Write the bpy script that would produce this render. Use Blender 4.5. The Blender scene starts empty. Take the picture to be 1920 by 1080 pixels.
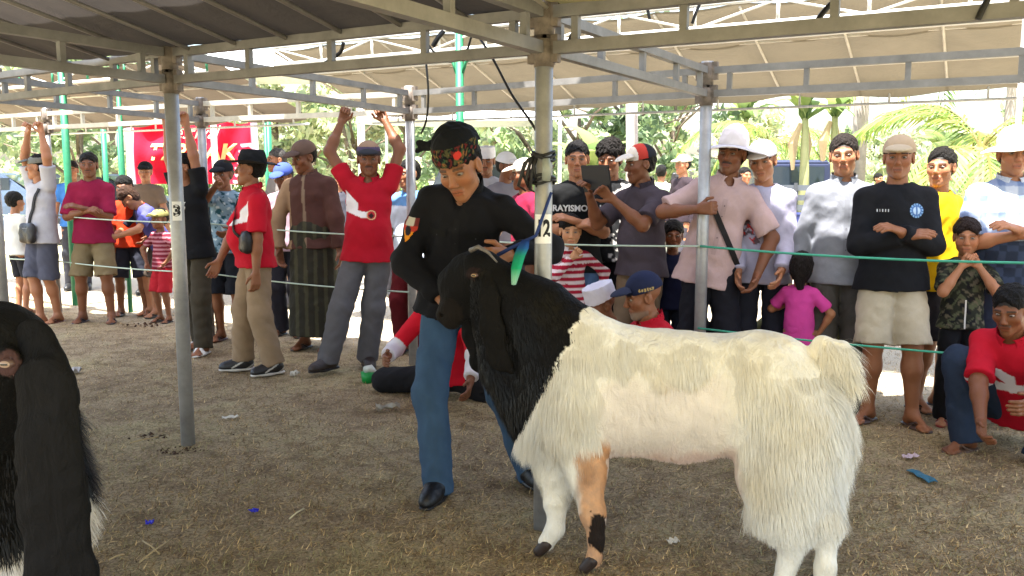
import bpy, bmesh, math, random
import numpy as np
from mathutils import Vector, Matrix
rnd = random.Random(7); rng = np.random.default_rng(7)
SC = bpy.context.scene; COL = SC.collection
# ---------------------------------------------------------------- camera, sky, sun, exposure
FPX = 1620.0; CH = 1.445; PIT = math.atan(206.0/FPX)
cam = bpy.data.objects.new('camera', bpy.data.cameras.new('camera')); COL.objects.link(cam)
cam.location = (0, 0, CH); cam.rotation_euler = (math.pi/2-PIT, 0, 0)
cam.data.sensor_width = 36; cam.data.lens = 36*FPX/1920; cam.data.clip_end = 900; cam.data.clip_start = .05
SC.camera = cam
U = np.array([-.872, .489, 0.]); V = np.array([.489, .872, 0.])        # along the post rows / across them
SUN_EL = math.radians(71)
w = bpy.data.worlds.new('World'); SC.world = w; w.use_nodes = True
nt = w.node_tree; sky = nt.nodes.new('ShaderNodeTexSky'); sky.sky_type = 'NISHITA'; sky.sun_disc = False
sky.sun_elevation = SUN_EL; sky.sun_rotation = math.atan2(-V[0], -V[1]); sky.air_density = 1.3; sky.dust_density = 3.5
nt.links.new(sky.outputs[0], nt.nodes['Background'].inputs[0]); nt.nodes['Background'].inputs[1].default_value = .14
sl = bpy.data.lights.new('sun', 'SUN'); sl.energy = 5.0; sl.angle = math.radians(.6); sl.color = (1, .955, .88)
sun = bpy.data.objects.new('sun', sl); COL.objects.link(sun)
ld = Vector((V[0]*math.cos(SUN_EL), V[1]*math.cos(SUN_EL), -math.sin(SUN_EL)))
sun.rotation_euler = ld.to_track_quat('-Z', 'Y').to_euler()
SC.view_settings.view_transform = 'Standard'; SC.view_settings.look = 'None'
SC.view_settings.exposure = 2.33; SC.view_settings.gamma = 1; SC.view_settings.use_curve_mapping = False
SC.cycles.max_bounces = 6; SC.cycles.diffuse_bounces = 4; SC.cycles.transparent_max_bounces = 6; SC.cycles.glossy_bounces = 3
SC.cycles.use_denoising = True; SC.cycles.sample_clamp_indirect = 6

# ---------------------------------------------------------------- helpers
def ray(px, py):
    a = (px-960)/FPX; b = (540-py)/FPX
    return np.array([a, math.cos(PIT)+b*math.sin(PIT), -math.sin(PIT)+b*math.cos(PIT)])
def atY(px, py, Y):                      # a point of the place seen in a direction, at depth Y
    r = ray(px, py); t = Y/r[1]; return np.array([r[0]*t, Y, CH+r[2]*t])
def ground(px, py, z=0.):
    r = ray(px, py); t = (z-CH)/r[2]; return np.array([r[0]*t, r[1]*t, z])
def lin(v): return v/12.92 if v <= .04045 else ((v+.055)/1.055)**2.4
def c(h):
    h = h.lstrip('#'); return np.array([lin(int(h[i:i+2], 16)/255) for i in (0, 2, 4)])
def tag(o, label=None, cat=None, group=None, kind=None):
    if label: o['label'] = label
    if cat: o['category'] = cat
    if group: o['group'] = group
    if kind: o['kind'] = kind
    return o
def empty(name, loc=(0, 0, 0), rz=0.):
    o = bpy.data.objects.new(name, None); COL.objects.link(o); o.location = loc; o.rotation_euler = (0, 0, rz)
    o.empty_display_size = .1; return o
def mk(name, verts, faces, mat, parent=None, smooth=True, col=None, loc=None):
    me = bpy.data.meshes.new(name)
    verts = np.asarray(verts, dtype=np.float32)
    if isinstance(faces, np.ndarray):
        n, k = faces.shape
        me.vertices.add(len(verts)); me.vertices.foreach_set('co', verts.ravel())
        me.loops.add(n*k); me.loops.foreach_set('vertex_index', faces.ravel().astype(np.int32))
        me.polygons.add(n); me.polygons.foreach_set('loop_start', np.arange(0, n*k, k, dtype=np.int32))
        me.update(calc_edges=True)
    else:
        me.from_pydata([tuple(map(float, v)) for v in verts], [], faces); me.update()
    if smooth: me.polygons.foreach_set('use_smooth', np.ones(len(me.polygons), dtype=bool))
    if col is not None:
        a = me.color_attributes.new('Col', 'FLOAT_COLOR', 'POINT')
        cc = np.ones((len(verts), 4), dtype=np.float32); cc[:, :3] = col
        a.data.foreach_set('color', cc.ravel())
    if mat is not None: me.materials.append(mat)
    o = bpy.data.objects.new(name, me); COL.objects.link(o)
    if parent is not None: o.parent = parent
    if loc is not None: o.location = loc
    return o
class MB:                                 # collects simple solids into one mesh
    def __init__(s): s.v = []; s.f = []
    def add(s, v, f):
        n = len(s.v); s.v += [tuple(map(float, x)) for x in v]; s.f += [tuple(n+i for i in q) for q in f]
    def box(s, lo, hi, M=None):
        x0, y0, z0 = lo; x1, y1, z1 = hi
        v = [(x0,y0,z0),(x1,y0,z0),(x1,y1,z0),(x0,y1,z0),(x0,y0,z1),(x1,y0,z1),(x1,y1,z1),(x0,y1,z1)]
        if M is not None: v = [tuple(M @ Vector(p)) for p in v]
        s.add(v, [(0,3,2,1),(4,5,6,7),(0,1,5,4),(1,2,6,5),(2,3,7,6),(3,0,4,7)])
    def tube(s, pts, r, n=8, caps=True):
        pts = [np.asarray(p, float) for p in pts]; m = len(pts)
        rs = r if hasattr(r, '__len__') else [r]*m
        v = []; f = []; prev = None
        for i, p in enumerate(pts):
            t = pts[min(i+1, m-1)]-pts[max(i-1, 0)]; t = t/(np.linalg.norm(t)+1e-9)
            a = prev if prev is not None else (np.array([0, 0, 1.]) if abs(t[2]) < .9 else np.array([1., 0, 0]))
            a = a-t*a.dot(t); a /= np.linalg.norm(a)+1e-9; prev = a; b = np.cross(t, a)
            for k in range(n):
                an = 2*math.pi*(k+.5)/n; v.append(p+rs[i]*(a*math.cos(an)+b*math.sin(an)))
        for i in range(m-1):
            for k in range(n):
                k2 = (k+1) % n; f.append((i*n+k, i*n+k2, (i+1)*n+k2, (i+1)*n+k))
        if caps: f += [tuple(range(n-1, -1, -1)), tuple((m-1)*n+k for k in range(n))]
        s.add(v, f)
    def beam(s, a, b, w=.04, h=.04): # square bar
        a = np.asarray(a, float); b = np.asarray(b, float); t = b-a; L = np.linalg.norm(t); t /= L
        up = np.array([0, 0, 1.]) if abs(t[2]) < .9 else np.array([V[0], V[1], 0])
        x = np.cross(t, up); x /= np.linalg.norm(x); y = np.cross(x, t)
        v = []
        for p in (a, b):
            for sx, sy in ((-1,-1),(1,-1),(1,1),(-1,1)): v.append(p+x*sx*w/2+y*sy*h/2)
        s.add(v, [(3,2,1,0),(4,5,6,7),(0,1,5,4),(1,2,6,5),(2,3,7,6),(3,0,4,7)])
    def build(s, name, mat, parent=None, smooth=False, loc=None):
        return mk(name, s.v, s.f, mat, parent, smooth, None, loc)

# ---------------------------------------------------------------- materials
def mat_new(name):
    m = bpy.data.materials.new(name); m.use_nodes = True
    n = m.node_tree; return m, n, n.nodes['Principled BSDF']
def noise(n, scale, detail=4, rough=.6, vec=None, dist=0.):
    t = n.nodes.new('ShaderNodeTexNoise'); t.inputs['Scale'].default_value = scale; t.inputs['Detail'].default_value = detail
    t.inputs['Roughness'].default_value = rough; t.inputs['Distortion'].default_value = dist
    if vec is not None: n.links.new(vec, t.inputs['Vector'])
    return t
def ramp(n, fac, stops):
    r = n.nodes.new('ShaderNodeValToRGB'); e = r.color_ramp.elements
    while len(e) < len(stops): e.new(.5)
    for i, (p, col) in enumerate(stops):
        e[i].position = p; e[i].color = (*col, 1) if len(col) == 3 else col
    n.links.new(fac, r.inputs[0]); return r
def bump(n, b, h, strength=.3, dist=.01):
    k = n.nodes.new('ShaderNodeBump'); k.inputs['Strength'].default_value = strength; k.inputs['Distance'].default_value = dist
    n.links.new(h, k.inputs['Height']); n.links.new(k.outputs[0], b.inputs['Normal']); return k
def coords(n, kind='Object', scale=(1, 1, 1)):
    t = n.nodes.new('ShaderNodeTexCoord'); mp = n.nodes.new('ShaderNodeMapping'); mp.inputs['Scale'].default_value = scale
    n.links.new(t.outputs[kind], mp.inputs[0]); return mp.outputs[0]
def mat_plain(name, col, rough=.6, metal=0., var=.25, vscale=8., bstr=.0, bscale=60., spec=.4):
    m, n, b = mat_new(name); co = coords(n)
    t = noise(n, vscale, 5, .65, co); col = np.array(col)
    r = ramp(n, t.outputs[0], [(.3, tuple(col*(1-var))), (.7, tuple(np.minimum(col*(1+var), .95)))])
    n.links.new(r.outputs[0], b.inputs['Base Color'])
    b.inputs['Roughness'].default_value = rough; b.inputs['Metallic'].default_value = metal; b.inputs['Specular IOR Level'].default_value = spec
    if bstr > 0: bump(n, b, noise(n, bscale, 3, .6, co).outputs[0], bstr, .006)
    return m
def mat_attr(name, rough=.85, bstr=.35, bscale=(14, 14, 9), weave=260., spec=.25, sss=0., var=.12):
    m, n, b = mat_new(name)
    a = n.nodes.new('ShaderNodeAttribute'); a.attribute_name = 'Col'; co = coords(n)
    t = noise(n, 5, 5, .7, co); mp = n.nodes.new('ShaderNodeMapRange')
    mp.inputs['From Min'].default_value = .3; mp.inputs['From Max'].default_value = .7; mp.inputs['To Min'].default_value = 1-var; mp.inputs['To Max'].default_value = 1+var
    n.links.new(t.outputs[0], mp.inputs[0])
    mx = n.nodes.new('ShaderNodeVectorMath'); mx.operation = 'SCALE'
    n.links.new(a.outputs['Color'], mx.inputs[0]); n.links.new(mp.outputs[0], mx.inputs['Scale'])
    n.links.new(mx.outputs[0], b.inputs['Base Color'])
    b.inputs['Roughness'].default_value = rough; b.inputs['Specular IOR Level'].default_value = spec
    if sss > 0:
        b.inputs['Subsurface Weight'].default_value = sss; b.inputs['Subsurface Radius'].default_value = (.9, .35, .2); b.inputs['Subsurface Scale'].default_value = .008
    if bstr > 0:
        w1 = noise(n, 1., 4, .55, coords(n, 'Object', bscale), .8); w2 = noise(n, weave, 2, .5, co)
        ad = n.nodes.new('ShaderNodeMath'); ad.operation = 'MULTIPLY_ADD'; ad.inputs[1].default_value = .12
        n.links.new(w2.outputs[0], ad.inputs[0]); n.links.new(w1.outputs[0], ad.inputs[2])
        bump(n, b, ad.outputs[0], bstr, .03)
    return m
M = {}
M['cloth'] = mat_attr('cloth', .9, .22, (11, 11, 6))
M['skin'] = mat_attr('skin', .5, .12, (60, 60, 60), 420., .35, .12, .08)
M['hair'] = mat_attr('hair', .62, .8, (90, 90, 22), 260., .22)
M['leather'] = mat_attr('leather', .45, .2, (40, 40, 40), 300., .5)
M['fur_black'] = mat_attr('fur_black', .5, 0., spec=.28, var=.05)
M['fur_under'] = mat_attr('fur_under', .8, .5, (25, 25, 8), 160., .2)
M['decal'] = mat_attr('print', .8, .0)
# ---------------------------------------------------------------- implicit surfaces -> meshes
def wob(p, f, s=0.):
    x, y, z = p[..., 0]*f, p[..., 1]*f, p[..., 2]*f
    return (np.sin(x*1.7+1.3*np.sin(z*1.1+s)+s)*np.sin(z*1.3+1.1*np.sin(y*1.6+2*s))+.6*np.sin(y*2.9+1.7*np.sin(x*1.9)+s*3+z*2.1)+.4*np.sin(z*5.1+2*np.sin(x*3.1+s)+y*3.7))/2
def nrm(v):
    v = np.asarray(v, float); return v/(np.linalg.norm(v)+1e-9)
class F:
    """a field: rounded cones and ellipsoids in smooth union, cuts and a cloth-like ripple"""
    def __init__(s): s.ops = []; s.box = []
    def rc(s, a, b, ra, rb, k=.02, ax=None, sc=1., cuts=(), sub=False):
        a = np.asarray(a, np.float32); b = np.asarray(b, np.float32)
        s.ops.append(('sub' if sub else 'add', ('rc', a, b, float(ra), float(rb), None if ax is None else nrm(ax).astype(np.float32), float(sc), [(np.asarray(q, np.float32), nrm(w_).astype(np.float32)) for q, w_ in cuts]), k))
        if not sub: s.box += [a-ra, a+ra, b-rb, b+rb]
        return s
    def el(s, ctr, rad, R=None, k=.02, sub=False, cuts=()):
        ctr = np.asarray(ctr, np.float32); rad = np.asarray(rad, np.float32); R = np.eye(3) if R is None else R
        s.ops.append(('sub' if sub else 'add', ('el', ctr, rad, np.asarray(R, np.float32), [(np.asarray(q, np.float32), nrm(w_).astype(np.float32)) for q, w_ in cuts]), k))
        if not sub: s.box += [ctr-rad.max(), ctr+rad.max()]
        return s
    def cut(s, p, n): s.ops.append(('cut', (np.asarray(p, np.float32), nrm(n).astype(np.float32)), 0)); return s
    def rip(s, amp, f, sd=0., m=None): s.ops.append(('rip', (amp, f, sd, m), 0)); return s
    @staticmethod
    def prim(q, p):
        if q[0] == 'rc':
            _, a, b, ra, rb, ax, sc, cuts = q
            x = p-a; ab = b-a; axs = None
            if ax is not None:
                t_ = (x@ax)[..., None]; x = x+ax*(t_*(1/sc-1)); ab = ab+ax*(ab@ax)*(1/sc-1)
            L2 = float(ab@ab)+1e-12; t = np.clip((x@ab)/L2, 0, 1)
            v = x-t[..., None]*ab; d0 = np.sqrt((v*v).sum(-1)+1e-12); d = d0-(ra+(rb-ra)*t)
            if ax is not None:
                g = ((v@ax)/d0)**2; d = d/np.sqrt(1+g*(1/sc**2-1))
        else:
            _, ctr, rad, R, cuts = q
            x = (p-ctr)@R; k0 = np.sqrt(((x/rad)**2).sum(-1)+1e-12); k1 = np.sqrt(((x/rad**2)**2).sum(-1)+1e-9)
            d = np.where(k0 < .2, (k0-1)*rad.min(), k0*(k0-1)/k1)
        for q0, n in cuts: d = np.maximum(d, (p-q0)@n)
        return d
    def ev(s, p):
        p = np.asarray(p, np.float32); d = np.full(p.shape[:-1], 1., np.float32)
        for op, q, k in s.ops: d = s.ap(op, q, k, d, p)
        return d
    def ap(s, op, q, k, d, p, e=None):
        if op == 'cut': return np.maximum(d, (p-q[0])@q[1])
        if op == 'rip':
            r = wob(p, q[1], q[2])*q[0]
            if q[3] is not None: r = r*q[3](p)
            return d+r
        e = s.prim(q, p) if e is None else e
        if op == 'add':
            h = np.clip(.5+.5*(d-e)/k, 0, 1); return d+(e-d)*h-k*h*(1-h)
        e = -e; h = np.clip(.5+.5*(e-d)/k, 0, 1); return d+(e-d)*h+k*h*(1-h)
    def mesh(s, h):
        B = np.array(s.box); lo = B.min(0)-5*h-.01; hi = B.max(0)+5*h+.01
        nb = np.ceil((hi-lo)/(4*h)).astype(int)
        gx = [lo[i]+(4*np.arange(nb[i])+1.5)*h for i in range(3)]
        P = np.stack(np.meshgrid(*gx, indexing='ij'), -1).astype(np.float32).reshape(-1, 3)
        br = 3.5*h; d = np.full(len(P), 1., np.float32); pr = []; amp = 0.
        for op, q, k in s.ops:
            e = s.prim(q, P) if op in ('add', 'sub') else None; pr.append(e)
            d = s.ap(op, q, k, d, P, e)
            if op == 'rip': amp += q[0]
        act = np.abs(d) < br*1.35+amp*.5
        ai = np.nonzero(act)[0]
        off = np.stack(np.meshgrid(*[np.arange(4)]*3, indexing='ij'), -1).reshape(-1, 3)
        Q = (P[ai][:, None, :]+((off-1.5)*h)[None].astype(np.float32))
        fd = np.full(Q.shape[:2], 1., np.float32)
        for (op, q, k), e in zip(s.ops, pr):
            if op == 'add': sel = e[ai] < br*2.6+k+amp+np.minimum(np.abs(d[ai]), br)
            elif op == 'sub': sel = e[ai] < br*2.6+k
            else: sel = np.ones(len(ai), bool)
            if sel.any(): fd[sel] = s.ap(op, q, k, fd[sel], Q[sel])
        N = nb*4
        A = np.repeat(np.repeat(np.repeat(d.reshape(nb), 4, 0), 4, 1), 4, 2)
        A = np.where(np.abs(A) < 1e-6, 1e-6, A)
        ijk = np.stack(np.unravel_index(ai, nb), -1)
        I = (ijk[:, None, :]*4+off[None]).reshape(-1, 3)
        A[I[:, 0], I[:, 1], I[:, 2]] = fd.ravel()
        ins = A < 0
        cnt = np.zeros(N-1, np.int8)
        cs = [(i, j, k) for i in (0, 1) for j in (0, 1) for k in (0, 1)]
        for i, j, k in cs: cnt += ins[i:N[0]-1+i, j:N[1]-1+j, k:N[2]-1+k]
        cell = np.argwhere((cnt > 0) & (cnt < 8))
        if len(cell) == 0: return np.zeros((0, 3)), np.zeros((0, 4), int)
        val = np.stack([A[cell[:, 0]+i, cell[:, 1]+j, cell[:, 2]+k] for i, j, k in cs], 1)
        acc = np.zeros((len(cell), 3)); n = np.zeros(len(cell)); cs_ = np.array(cs)
        for a in range(8):
            for b in range(a+1, 8):
                if np.abs(cs_[a]-cs_[b]).sum() == 1:
                    va, vb = val[:, a], val[:, b]; m = (va < 0) != (vb < 0)
                    t = np.where(m, va/np.where(m, va-vb, 1), 0)
                    acc += np.where(m[:, None], cs_[a]+t[:, None]*(cs_[b]-cs_[a]), 0); n += m
        vert = lo+(cell+acc/n[:, None])*h
        idx = np.full(N-1, -1, np.int32); idx[cell[:, 0], cell[:, 1], cell[:, 2]] = np.arange(len(cell))
        quads = []
        for ax in range(3):
            o1, o2 = [(1, 2), (2, 0), (0, 1)][ax]
            sl0 = [slice(1, N[i]-1) for i in range(3)]; sl1 = list(sl0)
            sl0[ax] = slice(0, N[ax]-1); sl1[ax] = slice(1, N[ax])
            a, b = ins[tuple(sl0)], ins[tuple(sl1)]
            e = np.argwhere(a != b)
            if len(e) == 0: continue
            st = a[e[:, 0], e[:, 1], e[:, 2]]
            base = e+1; base[:, ax] -= 1
            def g(d1, d2):
                q = base.copy(); q[:, o1] += d1; q[:, o2] += d2; return idx[q[:, 0], q[:, 1], q[:, 2]]
            q = np.stack([g(-1, -1), g(0, -1), g(0, 0), g(-1, 0)], 1)
            q[~st] = q[~st][:, ::-1]; quads.append(q)
        q = np.concatenate(quads); q = q[(q >= 0).all(1)]
        return vert, q
    def grad(s, p, e=.004):
        g = np.stack([s.ev(p+np.eye(3)[i]*e)-s.ev(p-np.eye(3)[i]*e) for i in range(3)], -1)
        return g/(np.linalg.norm(g, axis=-1, keepdims=True)+1e-9)
def joinm(ms):
    vs, fs, n = [], [], 0
    for v, f in ms: vs.append(v); fs.append(f+n); n += len(v)
    return np.concatenate(vs), np.concatenate(fs)
def ik(a, t, l1, l2, hint):
    a = np.asarray(a, float); t = np.asarray(t, float); d = t-a; L = np.linalg.norm(d); u = d/(L+1e-9)
    L = min(max(L, abs(l1-l2)+.02), (l1+l2)*.998); t = a+u*L
    x = (l1*l1-l2*l2+L*L)/(2*L); y = math.sqrt(max(l1*l1-x*x, 0)); h = np.asarray(hint, float); h = h-u*h.dot(u); h = nrm(h)
    return a+u*x+h*y, t
def rot(ax, deg):
    return np.array(Matrix.Rotation(math.radians(deg), 3, ax))
def smooth(x, a, b):
    t = np.clip((x-a)/(b-a), 0, 1); return t*t*(3-2*t)
# ---------------------------------------------------------------- people
EYE = None
def eye_mesh():
    bm = bmesh.new(); bmesh.ops.create_uvsphere(bm, u_segments=14, v_segments=9, radius=1.)
    me = bpy.data.meshes.new('eye')
    bm.to_mesh(me); bm.free()
    a = me.color_attributes.new('Col', 'FLOAT_COLOR', 'POINT')
    for i, v in enumerate(me.vertices):
        f = -v.co.y
        q = (.30, .25, .22) if f < .80 else ((.022, .011, .007) if f < .98 else (.003, .003, .003))
        a.data[i].color = (*q, 1)
    me.polygons.foreach_set('use_smooth', np.ones(len(me.polygons), dtype=bool))
    me.materials.append(M['eye']); return me
M['eye'] = mat_attr('eye', .12, 0., spec=.5, var=.02)
SKIN = dict(a=c('#9c6a4c'), b=c('#8a5a3e'), d=c('#74482f'), l=c('#b98863'))
class Person: pass
def person(label, px, top, foot=None, Y=None, yaw=0, H=None, cat='man', skin='a', g=1., hs=1., pel=(0, 0, 0), lean=(0, 0), twist=0, head=(0, 0, 0),
           R=None, L=None, Rw=None, Lw=None, Re=(-.5, .2, -.6), Le=(.5, .2, -.6), RF=(-.1, .0), LF=(.1, .02), Ry=-12, Ly=12, Rk=(-.1, 1, .15), Lk=(.1, 1, .15), ank=(.08, .08),
           Rc=25, Lc=25, Rn=None, Ln=None, hair=('short', '#15100d'), shirt=None, low=None, feet=None, hat=None, face=None, h=.0095, belly=0., group='spectators behind the rope', footx=None, hoff=(0, 0, 0), eyes=True):
    g = g*.93
    if Y is None: Y = ground(px, foot)[1]
    tp = atY(px, top, Y)
    if H is None: H = tp[2]
    k = H/1.70
    root = empty('person', (tp[0] if footx is None else atY(footx, 540, Y)[0], Y, 0), math.radians(yaw))
    tag(root, label, cat, group)
    P = Person(); P.root = root; P.k = k; P.yaw = yaw
    Rz = rot('Z', -yaw)
    def loc(wp): return Rz@(np.asarray(wp, float)-np.array(root.location))/k
    P.loc = loc
    def T(x, f, z): return np.array([x, -f, z], float)
    # skeleton -------------------------------------------------
    pv = T(0, 0, .93)+T(*pel)
    Rs = rot('Y', lean[1]) @ rot('X', lean[0])             # lean forward (towards -y), lean to image right
    up = Rs@np.array([0, 0, 1.]); Rt = Rs@rot('Z', twist); rt = Rt@np.array([1., 0, 0]); fw = Rt@np.array([0, -1., 0])
    C = pv+up*.33; N = pv+up*.50; 
    Rh = rot('Z', head[0]) @ Rs @ rot('Y', -head[2]) @ rot('X', head[1])
    upH = nrm(Rh@np.array([0, 0, 1.])*.75+up*.25)
    HC = N+upH*.135+fw*.02*(1-hs)+fw*.012+Rh@np.array([0, -.012, 0])
    kk = hs; HC = HC+rt*hoff[0]+fw*hoff[1]+np.array([0, 0, hoff[2]])
    HC = HC+(Rh@np.array([0, 0, 1.]))*.10*(kk-1)
    sw = .158*min(g, 1.12)
    hw = {}; arm = {}
    for s, nm, tg, tw, hint in ((-1, 'R', R, Rw, Re), (1, 'L', L, Lw, Le)):
        if tw is not None: t = loc(tw)
        elif tg is not None: t = T(*tg)
        else: t = T(s*.27*g, .06, .80)+T(*pel)+(N-pv-np.array([0, 0, .5]))*.6
        S = pv+up*.402+rt*s*sw
        if t[2] > S[2]+.1: S = S+np.array([-s*.015, 0, .045])
        e, t = ik(S, t, .285, .25, T(*hint)); arm[nm] = (S, e, t)
    leg = {}
    for s, nm, ft, fy, hint, az in ((-1, 'R', RF, Ry, Rk, ank[0]), (1, 'L', LF, Ly, Lk, ank[1])):
        hp = pv+T(s*.088, 0, -.045)
        q, t = ik(hp, T(ft[0], ft[1], az), .42, .395, T(*hint)); leg[nm] = (hp, q, t, fy)
    P.arm, P.leg, P.N, P.C, P.pv, P.up, P.fw, P.rt = arm, leg, N, C, pv, up, fw, rt
    sk = SKIN[skin] if isinstance(skin, str) else skin
    hb = h/k
    # body -----------------------------------------------------
    B = F()
    B.el(pv+T(0, -.01, 0), (.15*g, .105*g, .12), Rt, .05).rc(pv, C, .125*g, .145*g, .06, fw, .68).rc(C, pv+up*.36, .13*g, .10*g, .05, fw, .64)
    for s, nm in ((-1, 'R'), (1, 'L')):
        S, e, t = arm[nm]
        B.rc(C+up*.06+rt*s*.04, S, .06, .044, .04).rc(S, e, .045*g, .040, .03).rc(e, e+(t-e)*.35, .042, .041, .025).rc(e+(t-e)*.3, t, .04, .026, .02)
        hp, q, a, fy = leg[nm]
        B.rc(hp, q, .086*g, .054, .04).rc(q, q+(a-q)*.35, .052, .056*g, .03).rc(q+(a-q)*.3+T(0, -.012, 0), a, .054*g, .034, .03)
        d = rot('Z', fy)@T(0, 1, 0); fl = a*1.; zz = a[2]-.08
        if feet is None or feet[0] in ('bare', 'sandal'):
            B.rc(a, a-d*.035+np.array([0, 0, -.045]), .032, .032, .02).rc(a-np.array([0, 0, .01]), a+d*.12+np.array([0, 0, -.055]), .033, .02, .03)
            sd = np.cross(d, [0, 0, 1.])
            for j in range(5):
                o = (j-2)*.018; ln = .165-.012*abs(j-(1.2 if s < 0 else 2.8))
                B.rc(a+d*.10+sd*o*.8+np.array([0, 0, -.06]), a+d*ln+sd*o+np.array([0, 0, -.066]), .014, .0105, .008)
    B.rc(N-up*.06, HC-upH*.03, .060, .053, .035)
    ms = [B.mesh(max(hb, .0085))]
    # head ------------------------------------------------------
    hR = Rh@np.diag([1., -1, 1]); 
    def hp_(x, f, z): return HC+Rh@(np.array([x, -f, z])*kk)
    D = F(); ch = max(0., min(1., (hs-1)*3))
    def hel(f_, ctr, rad, kq=.02, sub=False, tilt=0, cuts=()):
        f_.el(hp_(*ctr), np.array(rad)*kk, Rh@rot('X', tilt), kq*kk, sub, [(hp_(*a_), Rh@np.array([b_[0], -b_[1], b_[2]])) for a_, b_ in cuts])
    def hrc(f_, a_, b_, ra, rb, kq=.015, sub=False): f_.rc(hp_(*a_), hp_(*b_), ra*kk, rb*kk, kq*kk, sub=sub)
    hel(D, (0, -.018, .04), (.073, .09, .078)); hel(D, (0, .028, -.022), (.061, .06, .082), .035)
    hrc(D, (-.034, .01, -.068), (0, .062, -.098+.012*ch), .024, .02, .03); hrc(D, (.034, .01, -.068), (0, .062, -.098+.012*ch), .024, .02, .03)
    for s in (-1, 1):
        hel(D, (s*.044, .054, -.022-.01*ch), (.022, .022, .02+.008*ch), .025)
        hel(D, (s*.031, .099, .004), (.017, .018, .0125), .014, True)
        hel(D, (s*.0775, -.008, -.004), (.011, .023, .034), .008)
        hel(D, (s*.085, .004, .0), (.006, .010, .017), .006, True)
        hrc(D, (s*.014, .084, .021), (s*.046, .072, .022), .009*(1-ch*.6), .008*(1-ch*.6), .014)
        hel(D, (s*.0125, .098, -.035), (.008, .009, .0075), .006)
    hrc(D, (0, .087, .014), (0, .107-.006*ch, -.028), .0075, .0125, .012)
    hrc(D, (-.019, .083, -.061), (.019, .083, -.061), .0075, .0075, .008); hrc(D, (-.015, .083, -.075), (.015, .083, -.075), .0085, .0085, .008)
    hrc(D, (-.024, .095, -.068), (.024, .095, -.068), .0022, .0022, .004, True)
    D.rc(HC-upH*.045*kk, N+up*.01, .05, .052, .03)
    hv, hf = D.mesh(max(.0042*kk, h*.5/k)); 
    # hands -----------------------------------------------------
    hand_ms = []
    P.hand = {}
    for s, nm, curl, nn in ((-1, 'R', Rc, Rn), (1, 'L', Lc, Ln)):
        S, e, t = arm[nm]; d = nrm(t-e)
        n = T(-s, .35, 0) if nn is None else T(*nn)
        if tw_up(d): n = T(0, 1, .2) if nn is None else T(*nn)
        n = nrm(n-d*d.dot(n)); la = np.cross(d, n)*s*(-1)           # towards the thumb
        th = nrm(la); 
        Hn = F(); Hn.rc(e+(t-e)*.7, t, .031, .026, .02)
        for j in range(4):
            o = (1.5-j)*.0195; b0 = t+d*.088+th*o
            Hn.rc(t+d*.012+th*o*.55, b0, .0165, .0125, .012)
            ln = (.038, .043, .040, .031)[j]; a1 = math.radians(curl*.9); a2 = math.radians(curl*2.1)
            m1 = b0+(d*math.cos(a1)+n*math.sin(a1))*ln; m2 = m1+(d*math.cos(a2)+n*math.sin(a2))*ln*.95
            Hn.rc(b0, m1, .0107, .0095, .004).rc(m1, m2, .0095, .0078, .004)
        b1 = t+d*.03+th*.03+n*.008; b2 = b1+nrm(d*.75+th*.75+n*.25)*.038; b3 = b2+nrm(d+th*.15+n*(.2+curl/90))*.034
        Hn.rc(t+d*.015+th*.012, b1, .016, .0135, .012).rc(b1, b2, .013, .0105, .005).rc(b2, b3, .0105, .0085, .004)
        hand_ms.append(Hn.mesh(max(.0046, h*.52/k))); P.hand[nm] = (t, d, n, th)
    nB = sum(len(a[0]) for a in ms); v, f = joinm(ms+[(hv, hf)]+hand_ms)
    col = np.tile(sk, (len(v), 1))
    ql = ((v[nB:nB+len(hv)]-HC)@Rh)/kk; ql = np.stack([ql[:, 0], -ql[:, 1], ql[:, 2]], 1)
    ch_ = np.tile(sk, (len(hv), 1)); fc = face or {}
    def blend(mask, cc, a=1.):
        nonlocal ch_
        m_ = (np.clip(mask, 0, 1)*a)[:, None]; ch_ = ch_*(1-m_)+cc*m_
    x, y, z = ql.T; ax_ = np.abs(x)
    blend(smooth(.03-np.hypot(ax_-.042, z+.03), 0, .02)*(y > .03), sk*np.array([1.12, .92, .88]), .6)
    blend(smooth(.018-np.hypot(x, (z+.03)), 0, .01)*(y > .085), sk*np.array([1.12, .92, .86]), .6)
    blend((np.hypot(x/.026, (z+.068)/.0135) < 1)*(y > .07), sk*np.array([.95, .62, .6]), .75)
    blend((np.abs(z+.068) < .0025)*(ax_ < .022)*(y > .07), sk*.3, .8)
    bw = np.abs(z-(.0255-.09*np.maximum(ax_-.034, 0)))
    blend(smooth(.0062-bw, 0, .003)*(ax_ > .013)*(ax_ < .05)*(y > .05), c('#120d0a'), .85*(1-.4*ch))
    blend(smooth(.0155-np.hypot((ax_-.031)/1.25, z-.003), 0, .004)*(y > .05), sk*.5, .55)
    if 'mous' in fc: blend(smooth(.0075-np.abs(z+.051+.25*np.maximum(ax_-.014, 0)), 0, .003)*(ax_ < .03)*(y > .07), c('#140e0b'), fc['mous'])
    if 'stub' in fc: blend(smooth(-z, .05, .075)*(y > -.005)*(~((np.hypot(x/.026, (z+.068)/.0135) < 1))), sk*.38, fc['stub'])
    if 'beard' in fc: blend(smooth(-z, .06, .08)*(y > .0), c(fc['beard']), .8)
    col[nB:nB+len(hv)] = ch_
    if hair and hair[0] != 'none':          # scalp colour under the hair
        m_ = (smooth(z, .03, .055)*(y < .075)+(y < -.03)*smooth(z, -.05, -.03)).clip(0, 1)[:, None]; col[nB:nB+len(hv)] = ch_*(1-m_)+c(hair[1])*m_
    body = mk('body', v*k, f, M['skin'], root, True, col); P.body = body
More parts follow.
